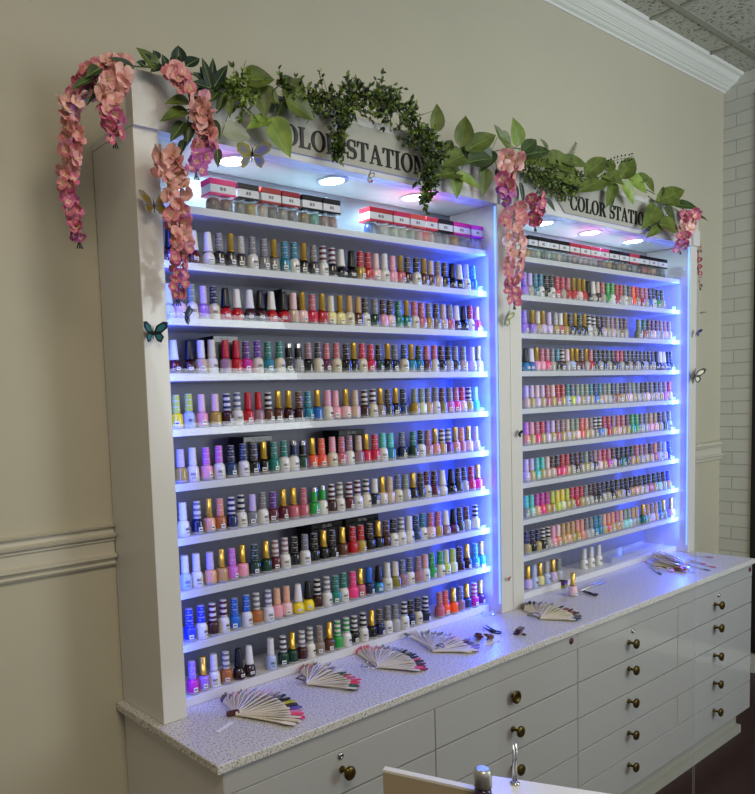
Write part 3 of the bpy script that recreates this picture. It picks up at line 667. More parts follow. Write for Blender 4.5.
# dark product boxes behind the bottles
def dark_box(u0, u1, k, hgt, label):
    z = rel(LEV[k]); xa, xb = xat(u0, -.08, z+.08), xat(u1, -.08, z+.08)
    e = empty('product_box', ((xa+xb)/2, -.072, z+.0003)); w_ = xb-xa
    MB().box((-w_/2, -.034, 0), (w_/2, .034, hgt-.018)).build('box_body', mat('black card', '#17151a', .35), e)
    ld = MB().box((-w_/2-.001, -.035, hgt-.0178), (w_/2+.001, .035, hgt)).build('box_lid', mat('black gloss card', '#0e0d10', .2), e, bevel=.001)
    mb = MB()
    for j in range(4):
        st = glyph_pieces('O')[0][0]; h = .009; ox = -.018+j*.0095
        for i in range(0, len(st)-1, 2):
            a, b_ = st[i]; c, d_ = st[min(i+2, len(st)-1)]
            if j % 2 == 1 and i < 6: continue
            mb.prism([(ox+p[0]*h*.9, hgt-.0135+p[1]*h) for p in (a, b_, d_, c)], -.0356, -.0349)
    mb.build('print', mat('pale print', '#b9b7b4', .5), ld)
    tag(e, label, 'box')
dark_box(238, 266, 5, .101, 'black product box behind the bottles near the left end of the sixth shelf')
dark_box(333, 358, 5, .101, 'black box with lid showing above the pink bottles of the sixth shelf')
dark_box(208, 232, 3, .101, 'black box standing behind the leftmost bottles of the fourth shelf')
dark_box(276, 296, 2, .101, 'black box behind the red bottles of the third shelf')
dark_box(306, 336, 7, .101, 'black box left of its neighbour behind the dark bottles of the eighth shelf')
dark_box(340, 372, 7, .101, 'black box behind the bright red capped bottles of the eighth shelf')

# ================================================================= FOLIAGE
def leafmat(name, c1, c2, rough=.45):
    if name in MATS: return MATS[name]
    mt = mat(name, c1, rough, noise=None)
    nt = mt.node_tree; b = nt.nodes['Principled BSDF']; tc = nt.nodes.new('ShaderNodeTexCoord'); n = nt.nodes.new('ShaderNodeTexNoise'); n.inputs['Scale'].default_value = 28
    r = nt.nodes.new('ShaderNodeValToRGB'); r.color_ramp.elements[0].position = .35; r.color_ramp.elements[1].position = .65
    r.color_ramp.elements[0].color = (*srgb(c1), 1); r.color_ramp.elements[1].color = (*srgb(c2), 1)
    nt.links.new(tc.outputs['Object'], n.inputs['Vector']); nt.links.new(n.outputs['Fac'], r.inputs['Fac']); nt.links.new(r.outputs['Color'], b.inputs['Base Color'])
    return mt
L_MID = leafmat('mid green leaf', '#475418', '#61712a')
L_BR = leafmat('bright green leaf', '#66802a', '#83993c')
L_DK = leafmat('dark green leaf', '#12261a', '#1d3a24')
L_DM = leafmat('deep green leaf', '#2d3d1a', '#3d5020')
L_PALE = leafmat('pale grey green leaf', '#8f947f', '#9da28c', .6)
L_VEIN = mat('leaf midrib', '#8fa94e', .5)
STEM = mat('green stem', '#3d4d22', .6)
DSTEM = mat('dark stem', '#232a1a', .6)
LM = {'m': L_MID, 'b': L_BR, 'd': L_DK, 'e': L_DM, 'g': L_PALE}
def leaf(mb, base, tip, width, mi=0, vein=None, n_hint=None, cup=.18, droop=.12):
    """heart/teardrop blade with a raised midrib, from base to tip"""
    base, tip = Vector(base), Vector(tip); ax = tip-base; L_ = ax.length
    if L_ < 1e-5: return
    ax.normalize(); nrm = n_hint or Vector((-.45, -.85, .25)); side = ax.cross(nrm)
    if side.length < .05: side = ax.cross(Vector((0, 0, 1)))
    side.normalize(); nrm = side.cross(ax)
    W = [(0, .12), (.06, .62), (.18, .92), (.34, 1.0), (.52, .88), (.70, .62), (.84, .34), (.93, .14), (1, .01)]
    vs = []; fs = []
    for t, w_ in W:
        c = base+ax*(t*L_)+nrm*(droop*L_*(.25-(t-.45)**2)-.02*L_)
        hw = w_*width/2
        for s_ in (-1, -.5, 0, .5, 1): vs.append(c+side*(hw*s_)+nrm*(abs(s_)*hw*cup*2))
    for i in range(len(W)-1):
        for j in range(4): fs.append((i*5+j, i*5+j+1, (i+1)*5+j+1, (i+1)*5+j))
    mb.add(vs, fs, mi, True)
    if vein is not None:
        pts = [Vector(vs[i*5+2])+nrm*.0004 for i in range(len(W))]
        mb.tube(pts, [max(.0002, .0009*(1-i/len(W))) for i in range(len(W))], 4, vein)
def P2(u, v, y): return at(u, v, 1, y)
YF0 = -.245
def sprig(name, label, cat, leaves, stem_px, group=None, stemr=.0016, extra=None):
    """leaves: (bu,bv,tu,tv,width_px,kind,yb,yt)"""
    p0 = P2(*stem_px[0][:2], stem_px[0][2]); e = empty(name, p0); off = -p0
    sb = MB(); sb.tube([P2(*s_) for s_ in stem_px], stemr, 6)
    kinds = sorted(set(l[5] for l in leaves)); mi = {k: i for i, k in enumerate(kinds)}
    fb = MB()
    for l in leaves:
        bu, bv, tu, tv, wp, kd, yb, yt = l
        a, b_ = P2(bu, bv, yb), P2(tu, tv, yt)
        dpt = (a-CP).dot(fw); leaf(fb, a, b_, wp/FPX*dpt*1.05, mi[kd], len(kinds))
        # petiole to the nearest stem point
        q = min((P2(*s_) for s_ in stem_px), key=lambda q_: (q_-a).length)
        if (q-a).length > .004: sb.tube([q, (q+a)/2+Vector((0, -.004, .002)), a], .0009, 5)
    sb.build('stem', STEM, e, loc=off)
    fb.build('foliage', [LM[k] for k in kinds]+[L_VEIN], e, loc=off)
    if extra: extra(e, off)
    tag(e, label, cat, group); return e
y0 = YF0
sprig('leafy_vine', 'dark pointed-leaf sprig lying on the left corner cap beside the pink blossoms', 'artificial foliage', [
    (157,68,136,47,13,'m',y0,y0), (134,68,108,57,9,'d',y0-.02,y0-.03), (100,68,86,77,13,'e',y0-.03,y0-.03), (94,77,69,90,9,'e',y0-.02,y0-.02), (96,84,86,106,12,'d',y0-.01,y0-.01),
    (150,62,142,53,8,'d',y0,y0), (158,60,153,50,9,'d',y0,y0), (163,66,150,72,10,'d',y0,y0), (168,70,162,54,9,'d',y0,y0), (172,64,180,54,9,'d',y0,y0), (160,70,172,76,9,'e',y0,y0), (128,66,116,60,8,'d',y0,y0), (146,66,136,62,8,'d',y0,y0)],
    [(180,68,y0+.01),(160,68,y0),(130,66,y0-.005),(100,72,y0-.01),(84,92,y0)])
sprig('leafy_vine', 'dark fingered palm leaf spray above the second pink blossom strand', 'artificial foliage', [
    (179,63,178,45,15,'d',y0,y0), (186,66,200,58,13,'d',y0,y0), (211,88,202,57,10,'d',y0-.01,y0-.01), (212,86,213,57,9,'d',y0,y0), (214,87,228,64,11,'d',y0-.01,y0-.01), (210,86,193,72,11,'d',y0,y0),
    (210,88,190,82,10,'d',y0-.01,y0), (210,90,193,94,9,'d',y0,y0), (214,90,224,84,9,'e',y0,y0), (218,92,210,102,9,'e',y0,y0), (224,92,219,108,9,'e',y0,y0), (227,98,230,118,10,'m',y0,y0), (224,98,216,114,9,'e',y0,y0),
    (216,84,221,70,8,'d',y0,y0),(206,80,200,66,8,'d',y0,y0)],
    [(180,68,y0),(196,76,y0),(212,88,y0),(228,96,y0),(238,88,y0)])
sprig('leafy_vine', 'green pointed leaves hanging over the header left of the first strand of pink blossoms', 'artificial foliage', [
    (189,101,165,103,13,'m',y0,y0-.01), (187,110,160,121,14,'m',y0,y0-.01), (184,122,170,142,13,'e',y0,y0), (190,122,187,146,12,'e',y0,y0), (196,106,188,93,10,'e',y0,y0), (200,100,208,128,13,'d',y0-.005,y0), (200,110,196,132,12,'d',y0,y0),
    (206,126,214,142,9,'e',y0,y0), (217,148,218,168,9,'e',y0,y0), (184,140,178,158,8,'d',y0,y0), (182,112,172,112,10,'e',y0,y0), (213,120,220,140,9,'e',y0,y0)],
    [(198,96,y0),(190,110,y0),(186,128,y0),(182,150,y0-.005),(180,165,y0)])
sprig('leafy_vine', 'big heart-shaped green leaves on the nearer header left of the sign lettering', 'artificial foliage', [
    (243,80,275,79,25,'m',y0,y0-.02), (257,84,266,118,22,'m',y0,y0-.01), (285,82,305,112,26,'m',y0,y0-.01), (286,100,315,120,24,'m',y0-.01,y0-.02), (270,118,246,129,14,'b',y0,y0-.01), (270,118,291,158,25,'b',y0-.01,y0-.02),
    (222,133,251,137,24,'g',y0,y0), (280,84,300,84,16,'e',y0,y0), (262,90,280,104,16,'m',y0+.01,y0), (283,100,276,118,14,'e',y0+.01,y0+.01)],
    [(236,88,y0+.01),(256,86,y0),(272,92,y0),(276,108,y0),(270,120,y0)])
sprig('leafy_vine', 'cluster of big green pointed leaves on the nearer header right of the lettering', 'artificial foliage', [
    (436,132,437,103,15,'m',y0,y0), (461,147,466,115,20,'m',y0,y0), (466,150,497,134,20,'m',y0,y0-.01), (468,162,494,158,20,'e',y0-.01,y0-.01), (464,155,441,166,22,'m',y0-.01,y0-.01), (461,171,432,177,18,'m',y0,y0-.01),
    (455,175,457,199,13,'b',y0,y0), (456,174,482,189,12,'b',y0-.01,y0-.01), (485,168,483,197,14,'m',y0,y0), (499,133,512,152,14,'m',y0,y0), (518,146,513,117,16,'b',y0,y0), (522,152,537,139,14,'e',y0,y0), (480,148,492,166,16,'e',y0,y0),
    (446,150,452,140,11,'e',y0,y0), (492,150,480,172,16,'e',y0+.01,y0), (470,150,458,158,16,'e',y0+.01,y0+.01), (502,140,494,124,8,'m',y0,y0), (497,168,502,186,12,'e',y0,y0)],
    [(432,140,y0+.01),(446,152,y0),(466,156,y0),(490,152,y0),(514,148,y0),(530,150,y0)])
sprig('leafy_vine', 'long green leaves and ferny sprays where the two racks meet', 'artificial foliage', [
    (525,160,573,166,18,'m',y0,y0), (545,158,580,173,22,'m',y0,y0), (524,155,552,150,14,'e',y0,y0), (585,175,607,157,18,'m',y0,y0), (600,180,578,192,20,'m',y0,y0-.01), (548,150,540,138,5,'e',y0,y0), (556,176,586,186,16,'m',y0-.01,y0-.01),
    (545,198,556,212,6,'d',y0-.01,y0-.01), (560,160,590,166,14,'m',y0,y0), (530,170,550,188,14,'m',y0,y0), (538,176,562,196,13,'e',y0+.01,y0), (520,182,524,206,5,'d',y0,y0), (515,184,518,204,5,'d',y0,y0)],
    [(520,152,y0+.01),(545,160,y0),(570,172,y0),(600,178,y0)])
sprig('leafy_vine', 'overlapping green pointed leaves above the farther sign lettering', 'artificial foliage', [
    (620,178,635,157,18,'m',y0,y0), (628,178,648,193,17,'b',y0,y0-.01), (622,182,634,205,14,'b',y0,y0-.01), (622,180,600,176,16,'m',y0,y0), (614,182,606,208,12,'m',y0,y0), (645,181,655,192,13,'m',y0,y0), (612,176,598,188,14,'m',y0,y0), (606,170,614,160,12,'m',y0,y0), (636,180,650,176,11,'m',y0,y0), (612,190,610,212,6,'e',y0,y0)],
    [(596,180,y0+.01),(615,180,y0),(635,184,y0),(655,194,y0)])
sprig('leafy_vine', 'round and pointed green leaves at the right end of the farther header', 'artificial foliage', [
    (657,201,686,189,17,'m',y0,y0-.01), (672,204,700,208,10,'e',y0,y0), (657,206,642,229,18,'m',y0-.01,y0-.01), (660,226,646,238,9,'m',y0,y0), (660,224,680,230,18,'m',y0-.01,y0-.01), (664,208,676,222,12,'e',y0,y0), (668,204,680,198,12,'m',y0,y0), (690,213,710,221,4,'e',y0,y0), (660,196,664,186,5,'e',y0,y0), (684,212,692,220,7,'m',y0,y0)],
    [(648,196,y0+.01),(660,205,y0),(664,218,y0),(672,204,y0),(690,212,y0)])

def boxwood(label, path, rad, n, cols, size=.0085, group='fine-leaved sprays', name='boxwood_spray', spikes=()):
    pts = [P2(*q) for q in path]; e = empty(name, pts[0]); off = -pts[0]
    st = MB(); st.tube(pts, .0013, 5); fb = MB()
    segs = [(pts[i], pts[i+1]) for i in range(len(pts)-1)]; lens = [(b_-a).length for a, b_ in segs]; tot = sum(lens)
    twigs = []
    n = int(n*2.2); size *= 1.12
    for i in range(max(6, n//8)):
        d = random.random()*tot; j = 0
        while d > lens[j] and j < len(segs)-1: d -= lens[j]; j += 1
        a, b_ = segs[j]; q = a.lerp(b_, min(1, d/lens[j])); r = rad[j] if isinstance(rad, (list, tuple)) else rad
        dr = Vector((random.gauss(0, 1), random.gauss(0, .35)-.1, random.gauss(0, 1)-.15)).normalized()
        twigs.append((q, q+dr*r*random.uniform(.5, 2.3)))
    for a, b_ in spikes: twigs.append((P2(*a), P2(*b_)))
    for q, w_ in twigs: st.tube([q, (q+w_)/2+Vector((0, -.002, .003)), w_], .0007, 4)
    for i in range(n):
        q, w_ = random.choice(twigs); c = q.lerp(w_, random.uniform(.15, 1.0))
        d = (w_-q).normalized()*.5+Vector((random.gauss(0, .6), random.gauss(0, .45)-.2, random.gauss(0, .6)))
        d.normalize(); s_ = size*random.uniform(.7, 1.25)
        leaf(fb, c, c+d*s_*1.5, s_*.85, random.randrange(len(cols)), None, Vector((random.gauss(-.4, .4), -.8, random.gauss(.3, .4))).normalized(), .1, .05)
    st.build('stem', DSTEM, e, loc=off); fb.build('foliage', [LM[c] for c in cols], e, loc=off)
    tag(e, label, 'artificial foliage', group); return e
boxwood('small bright green spray between the palm leaf and first heart-shaped leaf', [(226,88,y0),(238,82,y0),(246,92,y0),(242,106,y0)], .030, 150, 'bbm', .0085)
boxwood('fine green leaf spray between the big heart-shaped leaves and the nearer sign', [(276,84,y0),(292,94,y0),(306,98,y0),(318,104,y0)], .026, 150, 'bme', .008)
boxwood('fine dense green spray trailing down over the O and R of the nearer sign', [(318,104,y0),(334,100,y0),(342,118,y0-.01),(338,138,y0-.01),(337,158,y0-.01)], [.034,.030,.022,.014], 420, 'bmmed', .0078)
boxwood('dense dark fine-leaved spray arching along the middle of the nearer header', [(342,108,y0),(356,96,y0),(376,98,y0),(396,108,y0),(412,124,y0)], [.036,.036,.034,.030], 520, 'edmmb', .0082, spikes=(((376,92,y0),(408,88,y0)), ((352,96,y0),(346,80,y0)), ((380,90,y0),(398,84,y0)), ((372,96,y0),(360,84,y0))))
boxwood('dark fine-leaved spray hanging past the lettering in front of the third downlight', [(412,122,y0),(424,140,y0-.01),(430,160,y0-.01),(428,182,y0-.02),(424,206,y0-.02)], [.034,.034,.028,.012], 480, 'edmmb', .0080)
boxwood('short fine-leaved spray between the hanging spray and the first upright leaf', [(420,126,y0),(434,142,y0),(446,154,y0)], .020, 150, 'mbe', .008)
boxwood('soft ferny green mass beside the blossom strand where the racks meet', [(526,166,y0),(540,178,y0-.01),(556,182,y0-.01),(572,190,y0)], [.030,.030,.022], 520, 'bmme', .0065, name='fern_spray')
boxwood('ferny green mass tucked above the left end of the farther sign', [(536,160,y0),(556,168,y0),(580,180,y0),(560,196,y0)], [.020,.020,.018], 320, 'mmeb', .0065, name='fern_spray')
# fern blade and berry sprig
def fern(label, a, b_, n=11, w_=.018):
    A, B = P2(*a), P2(*b_); e = empty('fern_frond', A); off = -A; st = MB(); st.tube([A, B], .0008, 5); fb = MB(); ax = (B-A); nn = ax.normalized(); sd = nn.cross(Vector((-.4, -.85, .2))).normalized()
    for i in range(n):
        t = (i+1)/n; c = A.lerp(B, t*.98)
        for s_ in (-1, 1): leaf(fb, c, c+(sd*s_*1.0+nn*.55)*w_*(1.1-.75*t), .0045, 0)
    st.build('stem', DSTEM, e, loc=off); fb.build('foliage', [L_DM], e, loc=off); tag(e, label, 'artificial foliage')
fern('small upright fern frond standing above the gap between the racks', (567,163,y0), (576,143,y0))
def berries(label, pth):
    pts = [P2(*q) for q in pth]; e = empty('berry_sprig', pts[0]); off = -pts[0]; st = MB(); st.tube(pts, .0007, 4); bb = MB()
    for i in range(len(pts)-1):
        for t in (0.1, .55):
            c = pts[i].lerp(pts[i+1], t)
            for s_ in (-1, 1):
                q = c+Vector((0, -.003, .011*s_)); st.tube([c, q], .0005, 4); bb.lathe([(.0008, -.0032), (.0030, -.0015), (.0034, .0005), (.0022, .0028), (.0006, .0036)], 8, q)
    st.build('stem', DSTEM, e, loc=off); bb.build('berries', mat('black berry', '#141a12', .3), e, loc=off); tag(e, label, 'artificial foliage')
berries('sprig of tiny black berries above the farther sign', [(604,172,y0),(607,164,y0),(613,161,y0),(620,159,y0),(628,158,y0),(634,156,y0)])

# ================================================================= BLOSSOMS
PINKS = [mat('peach petal', '#dc9a96', .55), mat('light peach petal', '#e6b6ae', .55), mat('salmon pink petal', '#cf7c84', .55), mat('rose petal', '#c05c7c', .55), mat('deep pink petal', '#b2446c', .55), mat('magenta petal', '#b35aa0', .55)]
THROAT = mat('pale petal throat', '#e0b0a0', .55)
CORE = mat('blossom centre', '#c9a24a', .6)
def blossom_mesh(seed, open_=1.0):
    rnd = random.Random(seed); mb = MB(); n = 4
    for k in range(n):
        a = 2*PI*k/n+rnd.uniform(-.3, .3); R = Matrix.Rotation(a, 3, 'Y'); cup = rnd.uniform(.55, 1.25)*open_
        TT = [0, .15, .35, .6, .78, .91, 1]; cols_ = 7; vs = []; L_ = rnd.uniform(.85, 1.1); W_ = rnd.uniform(.62, .82)
        for t in TT:
            w_ = W_*((.25+.75*math.sin(PI/2*t/.6)) if t < .6 else math.sqrt(max(.0, 1-((t-.6)/.41)**2)))
            for j in range(cols_):
                s_ = (j/(cols_-1)-.5)*2
                x_ = s_*w_*.85; z_ = t*L_*(1-.06*s_*s_)
                y_ = -cup*(t*.9-t*t*.55)+.35*(s_*w_)**2*(-1 if k % 2 else -.5)+.05*math.sin(3*s_+seed+k)
                vs.append(R @ Vector((x_, y_+.06*k, z_+.03)))
        fs = [(i*cols_+j, i*cols_+j+1, (i+1)*cols_+j+1, (i+1)*cols_+j) for i in range(len(TT)-1) for j in range(cols_-1)]
        nf = cols_-1; mb.add(vs, fs[:nf*2], 2, True); mb.add(vs, fs[nf*2:], 0, True)
    mb.lathe([(.05, -.15), (.13, -.05), (.10, .1), (.02, .16)], 8, (0, 0, 0), mis=[1]*3)
    return mb.mesh('blossom_%d' % seed, [PINKS[0], CORE, THROAT])
BLM = [blossom_mesh(i, .8+.15*i) for i in range(5)]
def strand(label, path, n, r0, r1, spread0, spread1, cols, group='hanging strands of pink blossoms', tip=True):
    """path (u,v,y); r blossom radius px start/end; spread px; cols list of colour indices along"""
    pts = [P2(*q) for q in path]; e = empty('blossom_strand', pts[0]); off = -pts[0]
    st = MB(); st.tube(pts, .0012, 6)
    segl = [math.hypot(path[i+1][0]-path[i][0], path[i+1][1]-path[i][1]) for i in range(len(path)-1)]; tot = sum(segl)
    rnd = random.Random(sum(ord(c) for c in label)); n = int(n*1.45); r0 *= .88; r1 *= .88
    for i in range(n):
        t = (i+.3)/n; d = t*tot; j = 0
        while d > segl[j] and j < len(segl)-1: d -= segl[j]; j += 1
        f_ = min(1, d/segl[j]); u = path[j][0]+(path[j+1][0]-path[j][0])*f_; v = path[j][1]+(path[j+1][1]-path[j][1])*f_; yy = path[j][2]+(path[j+1][2]-path[j][2])*f_
        sp = spread0+(spread1-spread0)*t; side = (-1 if i % 2 else 1)*rnd.uniform(.35, 1)
        c = P2(u+side*sp, v+rnd.uniform(-2, 2), yy-rnd.uniform(-.004, .018)); q = P2(u, v, yy)
        st.tube([q, c], .0007, 4)
        rad = (r0+(r1-r0)*t)*rnd.uniform(.85, 1.15)/FPX*(c-CP).dot(fw)
        me = BLM[rnd.randrange(5)]; b_ = link('blossom', me, e, c+off)
        b_.scale = (rad, rad, rad); b_.rotation_euler = (rnd.uniform(-1.0, .9), rnd.uniform(0, 6.28), -.45+rnd.uniform(-1.2, 1.2))
        b_.material_slots[0].link = 'OBJECT'; k = t*(len(cols)-1)+rnd.uniform(-.6, .6); b_.material_slots[0].material = PINKS[cols[max(0, min(len(cols)-1, int(round(k))))]]
    if tip:
        q = pts[-1]
        for s_ in (-1, 0, 1): st.tube([q, q+Vector((.006*s_, -.002, -.018))], [.001, .0018], 5)
    st.build('stem', DSTEM, e, loc=off); tag(e, label, 'artificial flowers', group); return e
yl = -.235
strand('long peach-to-rose blossom strand hanging farthest left, in front of the cream wall', [(88,90,yl),(66,106,yl),(74,130,yl),(72,160,yl-.01),(67,185,yl-.01),(73,212,yl-.01),(79,240,yl-.01)], 34, 11, 6.5, 10, 4, [0,1,0,0,2,0,2,3,3,3,4])
strand('cluster of peach and rose blossoms heaped on the left corner of the nearer header', [(76,94,yl),(84,80,yl),(94,68,yl),(108,62,yl),(124,62,yl)], 20, 8.5, 9.5, 9, 8, [3,3,2,2,1,0], tip=False)
strand('short peach and rose strand hanging beside the left corner block', [(120,74,yl-.03),(110,86,yl-.03),(108,104,yl-.03),(112,122,yl-.03),(115,140,yl-.03)], 17, 13, 7, 8, 6, [1,0,1,0,3,3,4])
strand('dusty peach blossom cluster on the garland right of the left corner cap', [(172,70,yl-.02),(180,80,yl-.02),(186,92,yl-.02)], 8, 10, 9, 8, 5, [2,0,2], tip=False)
strand('peach-to-violet blossom strand falling from the palm leaf spray toward the pink pack', [(196,100,yl-.03),(204,116,yl-.03),(206,134,yl-.03),(202,152,yl-.03),(196,172,yl-.03)], 20, 11, 8.5, 8, 6, [0,1,0,2,2,5,5])
strand('longest peach-to-rose strand hanging over the upper shelves at the left stile', [(166,152,yl-.03),(170,172,yl-.03),(178,186,yl-.03),(177,205,yl-.03),(180,228,yl-.03),(181,250,yl-.03),(180,272,yl-.03),(178,298,yl-.03)], 34, 11.5, 5.5, 12, 5, [1,0,1,0,2,0,2,3,3,3])
strand('peach and violet-pink blossom cluster on the leaves at the junction of the racks', [(513,155,yl-.03),(508,168,yl-.03),(506,184,yl-.03),(505,202,yl-.03)], 15, 9.5, 6.5, 7, 6, [0,1,2,3,5,5])
strand('long salmon pink strand hanging down the joint between the two racks', [(514,210,yl-.03),(512,228,yl-.03),(516,248,yl-.03),(513,270,yl-.03),(512,290,yl-.03),(514,304,yl-.03)], 30, 8, 5.5, 9, 5, [2,2,0,1,0,2,3,3,4])
strand('short deep rose strand hanging beside the farther rack\'s first downlight', [(535,196,yl-.03),(538,210,yl-.03),(535,226,yl-.03)], 12, 6.5, 5.5, 7, 4, [3,3,4,4])
strand('peach and magenta strand hanging at the right end of the farther header', [(690,212,yl-.03),(688,224,yl-.03),(683,238,yl-.03),(680,250,yl-.03)], 18, 6.5, 4.5, 7, 4, [3,0,1,3,5,5])
strand('thin red pink strand hanging down the right side of the farther rack', [(699,246,-.19),(698,262,-.19),(699,276,-.19),(700,286,-.19)], 9, 2.8, 2.2, 2, 1.5, [2,3,4,4])

# ============================================================== BUTTERFLIES
def butterfly(c, size, rotz, tilt, m1, m2, label, lace=False):
    e = empty('butterfly_ornament', c, rotz); e.rotation_euler = (tilt, 0, rotz)
    for s_ in (-1, 1):
        mb = MB()
        for (pts_, mi) in (([(.04,0),(.25,.55),(.7,.85),(1.0,.8),(.95,.4),(.6,.05),(.05,-.03)], 0), ([(.05,-.03),(.55,.0),(.72,-.3),(.55,-.7),(.3,-.6),(.08,-.15)], 0)):
            n = len(pts_); cx_ = sum(p[0] for p in pts_)/n; cz_ = sum(p[1] for p in pts_)/n
            lift = lambda x_: -x_*.55
            for y_, in ((0,), (.012,)):
                vs = [Vector((s_*p[0], lift(p[0])+y_, p[1]))*size for p in pts_]
                mb.add(vs, [tuple(range(n))], 0)
            inn = [Vector((s_*(cx_+(p[0]-cx_)*.62), lift(cx_+(p[0]-cx_)*.62)-.012, cz_+(p[1]-cz_)*.62))*size for p in pts_]
            mb.add(inn, [tuple(range(n))], 1)
            rim = [Vector((s_*p[0], lift(p[0])+.004, p[1]))*size for p in pts_]; mb.tube(rim, .025*size, 4, 0, closed=True)
        mb.build('wing', [m1, m2], e)
    b_ = MB(); b_.tube([(0, -.02*size, -.45*size), (0, -.03*size, 0), (0, -.02*size, .35*size)], [.03*size, .06*size, .04*size], 6)
    for s_ in (-1, 1): b_.tube([(0, -.02*size, .33*size), (s_*.15*size, -.08*size, .6*size)], .012*size, 4)
    b_.build('butterfly_body', mat('dark insect body', '#1a1815', .5), e); tag(e, label, 'butterfly ornament'); return e
TEALB = mat('teal wing', '#1d6f7c', .4); BKW = mat('black wing', '#15130f', .4); GLDW = mat('gold foil wing', '#b3a24a', .3, metal=.7); PALW = mat('pale wing', '#d9d4b4', .5); LACE = mat('pale lace foil', '#9c9786', .4, metal=.4); ORW = mat('orange wing', '#b0602a', .5)
YW = -.300
def bpos(u, v, y): return at(u, v, 1, y)
butterfly(bpos(153,333,YT-.012), .030, -.1, .1, mat('black teal rim', '#0d1c22', .4), TEALB, 'teal and black butterfly on the left stile of the nearer rack')
butterfly(bpos(185,316,YT-.02), .026, .9, .1, mat('green stem rim', '#43502a', .5), mat('olive gold wing', '#94903c', .4), 'green and gold butterfly at the foot of the longest pink strand')
butterfly(bpos(154,206,YT-.024), .034, -.35, -.2, LACE, GLDW, 'gold filigree butterfly on the left stile beside the pink blossoms')
butterfly(bpos(252,154,YT-.030), .042, -.5, .7, mat('yellow gold foil', '#b9b14e', .35, metal=.3), LACE, 'large gold and lace butterfly hanging under the nearer header by the first downlight')
butterfly(bpos(368,177,YT-.020), .020, .5, .3, mat('grey wing', '#77746c', .5), PALW, 'small pale butterfly with a red dot under the nearer sign')
MB().lathe([(.001, -.004), (.0035, 0), (.001, .004)], 10, (0.008, -.012, -.008)).build('red_dot', mat('red bead', '#b3232b', .4), bpy.data.objects['butterfly_ornament.004'])
butterfly(bpos(505,319,YT-.020), .032, .3, .3, mat('leafy gold rim', '#8d9448', .4), mat('pale gold wing', '#c9cc9a', .35), 'pale gold butterfly below the long strand between the racks')
butterfly(bpos(518,434,YT-.010), .016, 1.1, .1, mat('black teal rim', '#0d1c22', .4), TEALB, 'tiny teal butterfly on the farther rack\'s left stile')
butterfly(bpos(694,376,YT-.014), .043, -.1, .2, BKW, PALW, 'large black and cream butterfly on the farther rack\'s right stile')
butterfly(bpos(696,333,YT-.02), .022, .9, .3, BKW, mat('dark brown wing', '#3a2a1e', .5), 'small black butterfly above the large cream one')
butterfly(bpos(701,312,YT-.02), .016, 1.2, 1.2, LACE, GLDW, 'small gold butterfly standing off the farther rack\'s right edge')
butterfly(bpos(508,579,YT-.006), .010, .1, .1, mat('brown rim', '#6d3418', .5), ORW, 'tiny orange butterfly low on the stile between the racks')

# ========================================================== SWATCH FANS
STK = clear_mat('milky swatch plastic', tint=(.95, .92, .80), gloss=.05, haze=.75)
STK = mat('milky swatch plastic solid', '#dad0ac', .35, coat=.2); STK2 = mat('ivory swatch plastic', '#ddd2a6', .35, coat=.2)
def cpt(u, v, z=0): return at(u, v, 2, rel(z))
def stick_mesh(mb, a, b_, w_, th, tipfrac, roll_=0):
    """flat tapering stick from a to b with a rounded painted tip (slot 1)"""
    a, b_ = Vector(a), Vector(b_); ax = (b_-a); L_ = ax.length; ax.normalize(); sd = ax.cross(Vector((0, 0, 1))).normalized(); n_ = sd.cross(ax)
    sd, n_ = sd*math.cos(roll_)+n_*math.sin(roll_), n_*math.cos(roll_)-sd*math.sin(roll_)
    st = [(0, .25, 0), (1-tipfrac-.12, .38, 0), (1-tipfrac, .95, 0), (1-tipfrac*.5, 1, 1), (1-tipfrac*.12, .8, 1), (1, .55, 1)]
    base_ = None; vs = []
    for t, w2, _ in st:
        c = a+ax*(t*L_)
        for sx_, sz_ in ((-1, -1), (1, -1), (1, 1), (-1, 1)): vs.append(c+sd*(sx_*w_*w2/2)+n_*(sz_*th/2))
    fs = []; mi = []
    b0 = len(mb.v); mb.v += [tuple(v) for v in vs]
    for i in range(len(st)-1):
        for k in range(4):
            k2 = (k+1) % 4; mb.f.append((b0+i*4+k, b0+i*4+k2, b0+(i+1)*4+k2, b0+(i+1)*4+k)); mb.mi.append(st[i+1][2]); mb.sm.append(False)
    mb.f.append((b0+3, b0+2, b0+1, b0)); mb.mi.append(0); mb.sm.append(False)
    m5 = b0+(len(st)-1)*4; mb.f.append((m5, m5+1, m5+2, m5+3)); mb.mi.append(1); mb.sm.append(False)
